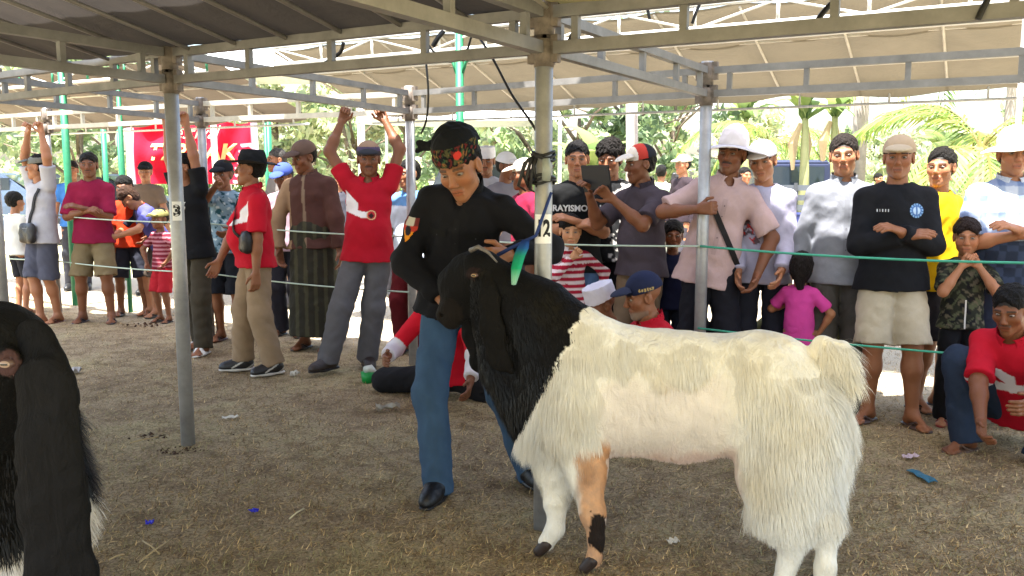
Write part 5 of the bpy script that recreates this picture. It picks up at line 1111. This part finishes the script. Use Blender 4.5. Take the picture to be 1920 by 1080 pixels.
decal(P, 0, 0, .075, .105, lambda a, b: np.where(((np.abs(a) < .92-.75*np.maximum(-b, 0)))[..., None], np.where((b > .35)[..., None], np.where((np.abs(a) < .5)[..., None], c('#b9b4a8'), c('#6a2a2a')), np.where((np.hypot(a, b+.1) < .42)[..., None], c('#1c1a22'), np.where((b < -.1)[..., None], c('#d98a1f'), c('#b0362a')))), np.nan), name='sleeve_patch', side=(nrm(P.fw-P.rt*.55), nrm(P.rt+P.fw*.55)), sub=(22, 22), org=aS+(aE-aS)*.42)
for s in (-1, 1):
    fl = decal(P, .085*s, .30, .085, .03, lambda a, b: c('#09090b'), name='pocket_flap', lift=.008, sub=(6, 3)); decal(P, .085*s, .292, .011, .011, lambda a, b: np.where((np.hypot(a, b) < 1)[..., None], c('#3a3a40'), np.nan), name='button', parent=fl, lift=.013, sub=(4, 4))
# white collar of the undershirt showing in the neck opening
G = F(); n0 = P.N+P.fw*.012; G.rc(n0-P.up*.06, n0+P.up*.05, .068, .060, .01, None, 1., [(n0-P.up*.05, -P.up), (n0+P.up*.018, nrm(P.up+P.fw*.35))]); v, f = G.mesh(.006); mk('undershirt', v*P.k, f, M['cloth'], P.root, True, np.tile(c('#c9bfae'), (len(v), 1)))
# ---------------------------------------------------------------- the goats
def proj(p):
    q = np.asarray(p)-np.array([0, 0, CH]); zc = q[..., 1]*math.cos(PIT)-q[..., 2]*math.sin(PIT); yc = q[..., 1]*math.sin(PIT)+q[..., 2]*math.cos(PIT)
    return 960+FPX*q[..., 0]/zc, 540-FPX*yc/zc
M['fur'] = mat_attr('fur', .7, 0., spec=.2, var=.06); M['horn'] = mat_plain('horn', (.16, .14, .125), .45, 0, .25, 40); M['hoof'] = mat_plain('hoof', (.035, .022, .018), .5)
GA = np.array([.20, 3.28, 0]); GH = nrm([.956, -.292, 0]); GM = np.array([GH[1], -GH[0], 0])     # axis to the rump, normal to the camera
def gp(px, py, off=0.):
    r = ray(px, py); o = np.array([0, 0, CH]); t = (off-(o-GA)@GM)/(r@GM); return o+r*t
def strands(name, field, v, f, n, lenf, dirf, colf, mat, parent, wid, root, seg=3, lift=.0, seed=1):
    """hair: tapering ribbons lying over the coat, each bending towards the ground"""
    r = np.random.default_rng(seed); tri = np.concatenate([f[:, :3], f[:, [0, 2, 3]]]); a, b, d_ = v[tri[:, 0]], v[tri[:, 1]], v[tri[:, 2]]
    ar = np.linalg.norm(np.cross(b-a, d_-a), axis=1)/2; L0 = lenf((a+b+d_)/3); wgt = ar*(L0 > 0)*np.clip(.35+L0/.06, 0, 1.6); ti = r.choice(len(tri), n, p=wgt/wgt.sum())
    s, t = r.random(n), r.random(n); fl = s+t > 1; s[fl], t[fl] = 1-s[fl], 1-t[fl]
    P = a[ti]+(b-a)[ti]*s[:, None]+(d_-a)[ti]*t[:, None]; N_ = field.grad(P).astype(float)
    L = lenf(P)*(.6+.55*r.random(n)); D = dirf(P, N_, r); D /= np.linalg.norm(D, axis=1)[:, None]
    pts = []; g = np.array([0, 0, -1.]); x = P-N_*.004
    clump = np.stack([wob(P, 30, 1.), wob(P, 33, 2.), 0*L], 1)*.15
    for i in range(seg+1):
        pts.append(x.copy()); u_ = i/seg
        q = D*(1-.55*u_)+g*(.55*u_)+clump*u_+N_*(.10-.16*u_); q /= np.linalg.norm(q, axis=1)[:, None]; x = x+q*(L/seg)[:, None]
    W_ = np.cross(D, N_); W_ /= np.linalg.norm(W_, axis=1)[:, None]+1e-9; w0 = wid*(.6+.8*r.random(n))[:, None]
    V_ = []; C_ = colf(P)*(.92+.14*r.random(n))[:, None]
    for i in range(seg): k = 1-.55*i/seg; V_ += [pts[i]-W_*w0*k, pts[i]+W_*w0*k]
    V_.append(pts[seg]); m = len(V_); VV = np.stack(V_, 1).reshape(-1, 3); base = np.arange(n)*m; Q = []
    for i in range(seg-1): Q += [np.stack([base+2*i, base+2*i+1, base+2*i+3], 1), np.stack([base+2*i, base+2*i+3, base+2*i+2], 1)]
    Q.append(np.stack([base+2*seg-2, base+2*seg-1, base+2*seg], 1))
    o = mk(name, VV-root, np.concatenate(Q), mat, parent, True, np.repeat(C_, m, 0)); o['kind'] = 'stuff'; return o
def goat_eye(bo, loc, sc, rim, iris):
    bm = bmesh.new(); bmesh.ops.create_uvsphere(bm, u_segments=48, v_segments=40, radius=1.); bm.transform(Matrix.Rotation(math.radians(90), 4, 'X')); me = bpy.data.meshes.new('eye'); bm.to_mesh(me); bm.free()
    a_ = me.color_attributes.new('Col', 'FLOAT_COLOR', 'POINT')
    for i, q in enumerate(me.vertices):
        x_, z_ = q.co.x, q.co.z; r_ = math.hypot(x_, z_); a_.data[i].color = (*(rim if r_ > .62 or q.co.y > 0 else ((.004, .004, .004) if abs(z_) < .17 and abs(x_) < .45 else iris)), 1)
    me.polygons.foreach_set('use_smooth', np.ones(len(me.polygons), dtype=bool)); me.materials.append(M['eye']); eb = bpy.data.objects.new('eye', me); COL.objects.link(eb); eb.parent = bo; eb.location = loc; eb.scale = sc; return eb
def goat_white():
    root = np.array([GA[0]+GH[0]*.45, GA[1]+GH[1]*.45, 0]); t = tag(empty('goat', root), 'large white long haired goat with black head and neck standing sideways in the foreground', 'goat', 'show goats')
    G = F(); ax = GM
    def rc(a, b, ra, rb, k=.05, o=(0, 0), sc=.72): G.rc(gp(*a, o[0]), gp(*b, o[1]), ra, rb, k, ax, sc)
    rc((1100, 725), (1270, 742), .262, .236); rc((1270, 742), (1430, 738), .236, .222); rc((1430, 740), (1482, 765), .215, .18, .06)
    rc((1040, 700), (1090, 740), .17, .22, .06); rc((1015, 740), (1040, 830), .12, .11, .05)
    rc((945, 545), (1005, 595), .098, .145, .05, sc=.66); rc((1005, 595), (1080, 670), .145, .2, .06, sc=.68)
    rc((905, 585), (940, 690), .055, .085, .05, sc=.6); rc((940, 690), (995, 780), .085, .11, .05, sc=.7)
    rc((902, 508), (862, 540), .082, .07, .03, sc=.78); rc((862, 540), (838, 590), .068, .046, .03, sc=.74); rc((868, 508), (846, 530), .064, .055, .03, sc=.62); rc((900, 545), (850, 603), .06, .03, .03, sc=.7); rc((902, 510), (945, 545), .08, .1, .04, sc=.7)
    G.el(gp(829, 590, .022), (.012, .01, .009), None, .008, True); G.rc(gp(828, 603, .03), gp(858, 606, .045), .004, .004, .006, sub=True)
    G.el(gp(889, 516, .060), (.026, .026, .017), None, .02); G.el(gp(890, 516, .086), (.014, .018, .009), None, .008, True)
    feet = []
    def leg(pts, rs, off, hoof):
        o0 = off*.8; hb = ground(*hoof); off2 = (hb-GA)@GM
        if abs(off2) < .22: off = off2
        feet.append(hb); os_ = [o0+(off-o0)*min(1, i/2.2) for i in range(len(pts))]
        G.rc(gp(*pts[-2], off), hb+Z*.055, rs[-2], rs[-1]*.95, .03); pts = pts[:-1]
        for i, ((p, q), (a, b)) in enumerate(zip(zip(pts, pts[1:]), zip(rs, rs[1:]))): rc(p, q, a, b, .05 if i == 0 else .03, (os_[i], os_[i+1]), .9)
    leg([(1085, 800), (1100, 880), (1112, 965), (1118, 1010), (1113, 1062)], [.115, .075, .042, .029, .034], .10, (1112, 1072))
    leg([(1045, 800), (1040, 880), (1042, 945), (1042, 990), (1032, 1024)], [.12, .075, .042, .029, .034], -.09, (1026, 1040))
    leg([(1480, 790), (1440, 890), (1492, 1000), (1466, 1100), (1450, 1150)], [.16, .10, .05, .034, .038], .10, (1448, 1140))
    leg([(1515, 790), (1505, 880), (1552, 975), (1546, 1060), (1536, 1112)], [.14, .09, .048, .033, .037], -.08, (1542, 1105))
    # the fringes on the thighs carry long hair: full underneath
    rc((1465, 830), (1462, 955), .155, .115, .06, (.09, .09), .62); rc((1532, 800), (1530, 930), .11, .08, .06, (-.07, -.07), .7)
    rc((1062, 830), (1058, 885), .095, .06, .05, (.03, .03), .8)
    rc((1515, 690), (1545, 652), .045, .04, .02, sc=.8); rc((1545, 652), (1578, 655), .04, .034, .02, sc=.8); rc((1578, 655), (1590, 705), .03, .02, .02, sc=.8)
    G.rip(.006, 14, 2.)
    v, f = G.mesh(.0085); x, y = proj(v)
    def is_black(P):
        x, y = proj(P); b = 1115-(y-560)*.62+10*np.sin(y*.06)+6*np.sin(y*.17); b = np.where(y > 650, 1060-(y-650)*.55, b); return (x < b)&(y < 838)
    orange = lambda x, y, P: ((P-GA)@GM > .03)&(y > 815)&(x > 1072)&(x < 1140)
    def col(P):
        x, y = proj(P); x = x+7*wob(P, 21, 5.); y = y+14*wob(P, 17, 2.); cc = np.tile(c('#e9e5da'), (len(P), 1)); w_ = wob(P, 9, 1.)[:, None]
        cc = cc*(1+.06*w_); yl = np.clip(wob(P, 6, 3.)+.1, 0, 1)[:, None]; cc = cc*(1-yl*.38)+c('#d8c8a4')*yl*.38
        fl = smooth(y, 690, 740)*smooth(1395-x, 0, 60)*smooth(x, 1105, 1150); cc = cc*(1-fl[:, None])+c('#ddd3c8')*fl[:, None]
        be = smooth(y, 835, 865)*smooth(1400-x, 0, 30)*smooth(x, 1120, 1150); cc = cc*(1-be[:, None]*.7)+c('#d2b3a6')*be[:, None]*.7
        og = orange(x, y, P)*smooth(y, 815, 850)*smooth(x-1074+.25*(900-y).clip(0), 0, 22); og = np.where(y > 965, orange(x, y, P)*1., og); cc = cc*(1-og[:, None]*.8)+c('#b5783a')*(1+.25*wob(P, 60, 1.))[:, None]*og[:, None]*.8
        kb = orange(x, y, P)&(y > 968)&(y < 1030)&(x > 1104); cc[kb] = c('#221a16')
        cc[is_black(P)] = c('#080708'); mz = is_black(P)&(np.hypot(x-838, y-592) < 34); cc[mz] = c('#17120f'); ey = is_black(P)&(np.hypot(x-889, (y-516)*1.3) < 15); cc[ey] = c('#241716'); 
        return cc
    bo = mk('body', v-root, f, M['fur_under'], t, True, col(v))
    # eye, horn, ears, hooves
    eb = goat_eye(bo, gp(890, 516, .077)-root, (.016, .016, .0105), (.12, .07, .055), (.32, .22, .12)); eb.rotation_euler = (0, 0, math.atan2(GM[0], -GM[1]))
    for off in (.035, -.035):
        mb = MB(); mb.tube([gp(882, 470, off)-root, gp(897, 463, off*1.25)-root, gp(915, 473, off*1.4)-root, gp(932, 492, off*1.4)-root], [.011, .009, .0065, .003], 10); mb.build('horn', M['horn'], t, True)
    for off, sg in ((.075, 1), (-.075, -1)):
        E = F(); pts = [(912, 516, off*.8, .026), (918, 560, off*1.15, .040), (922, 620, off*1.25, .047), (934, 672, off*1.2, .042), (957, 692, off*1.15, .020)]
        if sg < 0: pts = [(p[0]-34, p[1]+6, p[2], p[3]) for p in pts]
        for p, q in zip(pts, pts[1:]): E.rc(gp(p[0], p[1], p[2]), gp(q[0], q[1], q[2]), p[3], q[3], .02, GM, .22)
        E.rip(.003, 24, off); ev, ef = E.mesh(.006); mk('ear', ev-root, ef, M['fur_under'], t, True, np.tile(c('#0b0908'), (len(ev), 1)))
    for b0 in feet:
        H_ = F()
        for s in (-1, 1): H_.rc(b0+GM*s*.016+np.array([0, 0, .05]), b0+GM*s*.017-GH*.028+np.array([0, 0, .016]), .024, .022, .012)
        H_.cut(b0+np.array([0, 0, .002]), -Z); hv, hf = H_.mesh(.006); mk('hoof', hv-root, hf, M['hoof'], t, True)
    gold = c('#d6cdb6')
    def wl(P):
        x, y = proj(P); near = (P-GA)@GM
        L = np.full(len(P), .055)
        L = np.where(x < 1135, .07, L); L = np.where((x < 1075)&(y > 640), .09, L); L = np.where((x < 1085)&(y > 840), .035, L)
        L = np.where((x > 1385)&(y > 690), .11, L); L = np.where((x > 1385)&(y > 880), .10, L); L = np.where((x > 1385)&(y > 960), .035, L)
        L = np.where((x > 1160)&(x < 1400)&(y < 690), .075+.03*np.sin(x*.05), L)
        fl = (x > 1118+8*np.sin(y*.07))&(x < 1392+14*np.sin(y*.05))&(y > 700+22*np.sin(x*.031)+12*np.sin(x*.083)); L = np.where(fl, .014, L); L = np.where((x > 1440)&(x < 1535)&(y < 700), .03, L)
        L = np.where((y > 868)&(x > 1120)&(x < 1380), .0, L)
        tail = (x > 1535)&(y < 745); L = np.where(tail, .10, L)
        leg_ = (y > 945)&(x < 1200); L = np.where(leg_, .012, L); L = np.where((near > .02)&(x > 1085)&(x < 1200)&(y > 830), .014+.05*smooth(940-y, 0, 90)*smooth(1125-x, 0, 30), L)
        L = np.where((y > 1015)&(x > 1380), .02, L); L = np.where(is_black(P), 0, L); return L
    def wd(P, N_, r):
        x, y = proj(P); D = N_*.16+np.array([0, 0, -1.])*.9+GH*(.20+.12*wob(P, 7, 2.))[:, None]+r.normal(size=P.shape)*.10
        up_ = N_[:, 2:3].clip(0, 1); D += GM*up_*.9*np.sign((P-GA)@GM)[:, None]
        tl = ((x > 1540)&(y < 740))[:, None]; D = np.where(tl, N_*.35+GH*.22+np.array([0, 0, -.85])+r.normal(size=P.shape)*.2, D); 
        ch = (x < 1020)[:, None]; D = np.where(ch, D-GH*.12, D); return D
    strands('long_coat', G, v, f, 170000, wl, wd, col, M['fur'], t, .0010, root, 3, seed=3)
    def bl(P): x, y = proj(P); return np.where(is_black(P), np.where(x < 880, 0.008, np.where((y > 640)|(x > 960), .045, .022)), 0.)
    strands('short_coat', G, v, f, 30000, bl, lambda P, N_, r: N_*.25+np.array([0, 0, -.8])+GH*.45+r.normal(size=P.shape)*.12, col, M['fur_black'], t, .0020, root, 2, seed=4)
    return t
if EYE is None: EYE = eye_mesh()
goat_white()
def goat_black():
    root = np.array([-1.25, 2.15, 0]); t = tag(empty('goat', root), 'black goat with long hanging ears and white legs cut by the left picture edge', 'goat', 'show goats')
    Yh = 1.95; A = lambda px, py, Y=Yh: atY(px, py, Y)
    G = F(); G.rc(A(-30, 640), A(5, 655), .092, .085, .03).rc(A(5, 655), A(-40, 790), .09, .075, .04).rc(A(-40, 790), A(-75, 880), .07, .05, .03).rc(A(20, 660, 2.0), A(30, 760, 2.12), .09, .12, .05).rc(A(30, 760, 2.12), A(10, 900, 2.28), .125, .17, .06)
    G.rc(A(0, 900, 2.35), A(-260, 880, 2.75), .23, .24, .06).rc(A(70, 800, 2.15), A(120, 890, 2.25), .085, .065, .05).rc(A(118, 890, 2.25), A(150, 892, 2.26), .055, .02, .03)
    G.el(A(14, 681, 1.863), (.034, .018, .034), None, .02); G.el(A(15, 681, 1.845), (.017, .016, .014), None, .01, True)
    for a, b, Y in (((126, 930), (122, 1085), 2.32), ((20, 960), (35, 1090), 2.36)):
        p, q = A(*a, Y), A(*b, Y); G.rc(p, q, .075, .045, .04); q2 = q.copy(); q2[2] = .12; G.rc(q, q2, .045, .03, .03); q3 = q2.copy(); q3[2] = .03; G.rc(q2, q3, .03, .034, .02)
    for dx, Y in ((-330, 2.75), (-250, 2.95)):
        p = A(dx, 940, Y); q = p.copy(); q[2] = .35; G.rc(p, q, .11, .05, .05); q2 = q.copy(); q2[2] = .03; G.rc(q, q2, .045, .033, .03)
    G.rip(.005, 16, 1.); v, f = G.mesh(.0085)
    def col(P):
        x, y = proj(P); cc = np.tile(c('#060607'), (len(P), 1)); wt = (y > 928+8*np.sin(x*.2))&(P[:, 2] < .72)&(P[:, 1] > 2.2); cc[wt] = c('#d2ccc2'); ey = (np.hypot(x-15, y-681) < 25)&(P[:, 1] < 2); cc[ey] = c('#3f2b2a'); return cc
    bo = mk('body', v-root, f, M['fur_under'], t, True, col(v))
    goat_eye(bo, A(15, 681, 1.860)-root, (.019, .018, .0125), (.10, .06, .055), (.33, .24, .19))
    for k, pts in enumerate(([(66, 640, 1.9, .05), (88, 730, 1.86, .062), (94, 850, 1.84, .068), (100, 960, 1.84, .075), (118, 1085, 1.84, .075), (140, 1180, 1.84, .045)], [(-75, 640, 1.95, .05), (-110, 760, 1.9, .06), (-115, 900, 1.9, .06), (-110, 1050, 1.9, .04)])):
        E = F()
        for p, q in zip(pts, pts[1:]): E.rc(A(*p[:3]), A(*q[:3]), p[3], q[3], .03, (0, 1, 0), .2)
        E.rip(.004, 18, k); ev, ef = E.mesh(.0065); e_ = mk('ear', ev-root, ef, M['fur_under'], t, True, np.tile(c('#060608'), (len(ev), 1)))
    def ln(P): x, y = proj(P); return np.where((P[:, 1] > 2.15)&(P[:, 2] < .85), .07, .03)*np.where(P[:, 2] < .45, .4, 1)*np.where(P[:, 1] < 2.0, .4, 1)
    strands('coat', G, v, f, 34000, ln, lambda P, N_, r: N_*.35+np.array([.12, 0, -.8])+r.normal(size=P.shape)*.16, col, M['fur_black'], t, .0012, root, 3, seed=8)
    for px, py, Y in ((122, 1085, 2.32), (35, 1090, 2.36)):
        b0 = A(px, py, Y); b0[2] = 0.; H_ = F()
        for s in (-1, 1): H_.rc(b0+np.array([s*.016, 0, .05]), b0+np.array([s*.017, -.028, .016]), .024, .022, .012)
        H_.cut(b0+np.array([0, 0, .002]), -Z); hv, hf = H_.mesh(.007); mk('hoof', hv-root, hf, M['hoof'], t, True)
goat_black()

# ---------------------------------------------------------------- ropes, cables
def rope(name, label, pts, r, mat, cat='rope', group=None, seg=10, sag=.0):
    out = []
    for i in range(len(pts)-1):
        for j in range(seg): q = pts[i]+(pts[i+1]-pts[i])*j/seg; q = q-np.array([0, 0, sag*4*(j/seg)*(1-j/seg)]); out.append(q)
    out.append(pts[-1]); root = np.array(pts[0]); mb = MB(); mb.tube([q-root for q in out], r, 6); o = mb.build(name, mat, None, True); o.location = root; tag(o, label, cat, group); return o
M['rope_green'] = mat_col('#3f9a80', .6); M['rope_pale'] = mat_col('#a9b8a8', .7)
fr = -V*.045
rp = lambda z: [far(PR, -U, 2.2)+fr+Z*z, PR+fr+Z*z]
rope('rope', 'green rope strung at chest height across the right spectators', rp(1.035), .0075, M['rope_green'], group='ropes between the tent posts', sag=.03)
rope('rope', 'green rope strung at knee height across the right spectators', rp(.53), .0065, M['rope_green'], group='ropes between the tent posts', sag=.02)
rope('rope', 'pale rope strung at chest height behind post 12', [PR+fr+Z*1.035, PM+fr+Z*1.0], .0065, M['rope_pale'], group='ropes between the tent posts', sag=.02)
rope('rope', 'pale rope strung at waist height across the left spectators', [PM+fr+Z*1.0, P39+fr+Z*1.06, P95+fr+Z*1.08, far(P95, U, 2.1)+fr+Z*1.08], .0065, M['rope_pale'], group='ropes between the tent posts', sag=.02)
rope('rope', 'pale rope strung at knee height across the left spectators', [PM+fr+Z*.57, P39+fr+Z*.62, P95+fr+Z*.62, far(P95, U, 2.1)+fr+Z*.62], .0065, M['rope_pale'], group='ropes between the tent posts', sag=.02)
def curve(name, label, px, r, mat, cat, group=None, n=8):
    p = [atY(*q) for q in px]; out = []
    for i in range(len(p)-1):
        p0, p1, p2, p3 = p[max(i-1, 0)], p[i], p[i+1], p[min(i+2, len(p)-1)]
        for j in range(n): s = j/n; out.append(.5*((2*p1)+(p2-p0)*s+(2*p0-5*p1+4*p2-p3)*s*s+(3*p1-p0-3*p2+p3)*s**3))
    out.append(p[-1]); mb = MB(); mb.tube([q-p[0] for q in out], r, 7); o = mb.build(name, mat, None, True); o.location = p[0]; tag(o, label, cat, group)
cab = M['black']; CG = 'black cables hanging from the trusses'
curve('cable', 'long black cable running down from the truss to post 12', [(893, 62, 3.9), (925, 112, 3.75), (960, 178, 3.6), (995, 228, 3.48), (1012, 258, 3.44)], .0055, cab, 'cable', CG)
curve('cable', 'black cable dropping from the truss to the headcloth of the handler', [(789, 42, 4.3), (797, 100, 4.3), (803, 170, 4.3), (800, 222, 4.35), (790, 250, 4.4)], .0055, cab, 'cable', CG)
curve('cable', 'black cable looping under the front truss left of post 12', [(790, 48, 4.3), (806, 88, 4.3), (838, 115, 4.25), (870, 104, 4.2), (884, 68, 4.1)], .0055, cab, 'cable', CG)
curve('cable', 'short black tie hanging at the left of the front truss', [(644, 80, 4.1), (638, 98, 4.12), (622, 110, 4.15), (610, 118, 4.2)], .009, cab, 'cable', CG)
curve('cable', 'thick black strap end hanging from the upper front beam', [(832, 58, 4.0), (822, 70, 4.0), (812, 86, 4.02)], .011, cab, 'cable', CG)
for i, (x, y, d, lab) in enumerate(((1312, 8, -14, 'first black tie over the right front truss'), (1566, 0, -32, 'black strap over the right front truss with blue string'), (1852, 0, -18, 'black strap near the top right corner'), (1210, 0, 8, 'thin black tie over the right front truss'), (1075, 62, -16, 'loose black wires beside the top of post 12'))):
    Yq = 3.35-.0011*(x-1030)+.25; curve('cable', lab, [(x, y, Yq), (x+d*.5, y+16, Yq), (x+d, y+36, Yq)], .006 if i in (0, 3) else .010, cab, 'cable', CG)
# coil and plastic tied on post 12
def coil():
    b = P12+Z*1.49; t = tag(empty('cable_coil', b), 'black cable coiled and tied round post 12 above the number sheet', 'cable')
    for k in range(6):
        z = (.03 if k < 3 else -.06)+.011*(k % 3); mb = MB(); mb.tube([((.044+.002*(k % 2))*math.cos(a), (.044+.002*(k % 2))*math.sin(a), z+.008*math.sin(a*2+k)) for a in np.linspace(0, 6.28, 20)], .0055, 6); mb.build('loop', cab, t, True)
    for k, (dx, dz) in enumerate(((-.085, -.02), (-.07, -.05), (-.10, -.075), (-.055, -.09), (-.04, .0))):
        mb = MB(); mb.tube([(-.035, -.02, .04), (dx*.75, -.03, .03+dz*.2), (dx, -.03-.004*k, dz), (dx*.7, -.02, -.08+dz*.2)], [.006, .007, .007, .004], 6); mb.build('loose_end', cab, t, True)
    mb = MB(); mb.tube([(.008, -.045, -.055), (.012, -.049, -.01), (.008, -.045, .03)], [.018, .021, .016], 8); mb.build('clip', mat_col('#8f9590', .35), t, True)
coil()
def lead():
    hL = HANDLER.hand['L']; wl_ = np.array(HANDLER.root.matrix_basis @ Vector((hL[0]+hL[1]*.06)*HANDLER.k))
    rz = HANDLER.root.rotation_euler[2]; R_ = rot('Z', HANDLER.yaw); hw_ = R_@((hL[0]+hL[1]*.07)*HANDLER.k)+np.array(HANDLER.root.location)
    return hw_
hw_ = lead()
q1 = P12+np.array([.03, -.042, 1.39]); q2 = P12+np.array([-.03, -.05, 1.22])
mb = MB(); m_ = hw_+np.array([.05, -.03, .03]); mb.tube([q1-q1, q2-q1, (q2*.5+m_*.5)-q1, m_-q1, hw_-q1], [.006, .007, .007, .008, .009], 7); o = mb.build('lead_rope', mat_col('#22366e', .8), None, True); o.location = q1; tag(o, 'navy blue lead rope from post 12 down to the hand of the handler', 'rope')
# folded cloth end in blue and green held in the hand
def ribbon(name, label, px, wds, cols, cat):
    p = [atY(*q) for q in px]; vs = []; cc = []
    for i, q in enumerate(p):
        for s in (-1, 0, 1): vs.append(q-p[0]+np.array([s*wds[i]/2, .012*abs(s), 0])); cc.append(c(cols[i]))
    n = len(p); f = [(3*i+j, 3*i+j+1, 3*i+4+j, 3*i+3+j) for i in range(n-1) for j in (0, 1)]
    o = mk(name, vs, f, M['cloth'], None, True, np.array(cc)); o.location = p[0]; so = o.modifiers.new('thick', 'SOLIDIFY'); so.thickness = .006; tag(o, label, cat)
ribbon('halter_strap', 'bright green and blue halter strap on the neck of the white goat', [(986, 452, 3.40), (980, 468, 3.36), (974, 482, 3.32), (968, 505, 3.27), (963, 535, 3.24)], [.025, .042, .04, .034, .01], ['#1d3f86', '#1f5590', '#1c8f72', '#18a06e', '#9fd0b8'], 'strap')

# ---------------------------------------------------------------- litter
def scrap(name, label, px, py, w_, l_, rz, col, cat, curl=.02, group='litter on the grass'):
    g = ground(px, py); n = 6; vs = []; f = []; r = random.Random(px)
    for i in range(n+1):
        for j in range(4): vs.append(((i/n-.5)*l_, (j/3-.5)*w_, .012+curl*abs(math.sin(i*1.1+j+px))*(.4+.6*r.random())+gz(g[0], g[1])))
    for i in range(n):
        for j in range(3): k = i*4+j; f.append((k, k+4, k+5, k+1))
    o = mk(name, vs, f, mat_col(col, .5), None, False); o.location = g; o.rotation_euler = (0, 0, rz); so = o.modifiers.new('thick', 'SOLIDIFY'); so.thickness = .003; tag(o, label, cat, group)
scrap('plastic_scrap', 'grey white plastic scrap beside the black goat', 137, 703, .07, .12, 1.3, '#a9a4a2', 'litter', .05)
scrap('plastic_scrap', 'thin white plastic strip right of post 3', 432, 792, .03, .09, .5, '#c9c3b6', 'litter')
scrap('plastic_scrap', 'small white paper scrap near the black sneakers', 553, 704, .05, .06, 1.0, '#bdb8ae', 'litter', .04)
scrap('plastic_scrap', 'crumpled clear plastic left of the blue jeans', 728, 772, .06, .15, .2, '#8e8676', 'litter', .05)
scrap('bottle_cap_piece', 'bright blue plastic piece nearest to the black goat', 281, 987, .032, .032, .4, '#1a10c0', 'litter', .015, 'blue plastic pieces')
scrap('bottle_cap_piece', 'bright blue plastic piece right of the other blue one', 476, 967, .036, .03, 1., '#1a1cb0', 'litter', .015, 'blue plastic pieces')
scrap('plastic_scrap', 'flat blue wrapper near the squatting man', 1728, 897, .05, .17, 1.75, '#1f5f78', 'litter', .012)
scrap('plastic_scrap', 'pinkish white wrapper near the squatting man', 1707, 863, .035, .085, .35, '#b9a4ae', 'litter')
scrap('plastic_scrap', 'white scrap under the belly of the goat', 1262, 1018, .03, .045, .3, '#c9c2b6', 'litter')
for i, (x0, y0, x1, y1, lab) in enumerate(((543, 982, 570, 962, 'pale straw lying right of the blue pieces'), (244, 838, 296, 826, 'pale stick lying left of post 3'), (262, 1065, 316, 1024, 'long dry stick near the bottom left'), (205, 1060, 234, 1049, 'short dry stick near the white leg of the black goat'), (268, 1024, 300, 1048, 'dry twig crossing the long stick'))):
    a, b = ground(x0, y0), ground(x1, y1); mb = MB(); mb.tube([Z*.022, (b-a)*.5+Z*.026, b-a+Z*.02], .0035, 6); o = mb.build('straw', mat_col('#b09a70' if i else '#cbbd98', .8), None, True); o.location = a; tag(o, lab, 'straw', 'straws and sticks on the grass')
def cup():
    g = ground(690, 718); t = tag(empty('plastic_cup', g), 'green plastic cup with a white lid beside the kneeling person', 'cup'); mb = MB(); mb.tube([(0, 0, .005), (0, 0, .08)], [.042, .05], 14); mb.build('cup', mat_col('#0f8a3c', .4), t, True); mb = MB(); mb.tube([(.07, .02, .06), (.02, .0, .105), (.0, .01, .085)], [.01, .03, .045], 10); mb.build('lid', mat_col('#b9bdb4', .3), t, True)
cup()
# loose soil at the foot of post 3 and clods
def clods(name, lab, px, py, n, rad, seed):
    r = np.random.default_rng(seed); g = ground(px, py); vs = []; f = []
    for i in range(n):
        a, d = r.random()*6.28, rad*r.random()**.7; p = np.array([math.cos(a)*d*1.5, math.sin(a)*d*.8, .008]); s = .005+.014*r.random(); k = len(vs)
        for q in ((1, 0, 0), (0, 1, 0), (-1, 0, 0), (0, -1, 0), (.2, .1, .8), (.1, 0, -.5)): vs.append(p+np.array(q)*s*(.7+.6*r.random()))
        f += [(k, k+1, k+4), (k+1, k+2, k+4), (k+2, k+3, k+4), (k+3, k, k+4), (k+1, k, k+5), (k+2, k+1, k+5), (k+3, k+2, k+5), (k, k+3, k+5)]
    o = mk(name, vs, f, mat_col('#3a2416', .95), None, False); o.location = g; tag(o, lab, 'soil', kind='stuff')
clods('loose_soil', 'loose dark soil round the foot of post 3', 347, 848, 60, .10, 1); clods('loose_soil', 'dark clods right of post 3', 455, 820, 18, .05, 2); clods('loose_soil', 'dark clods left of post 3', 285, 822, 16, .09, 3); clods('loose_soil', 'dark clods by the bystanders at left', 272, 610, 25, .15, 4)
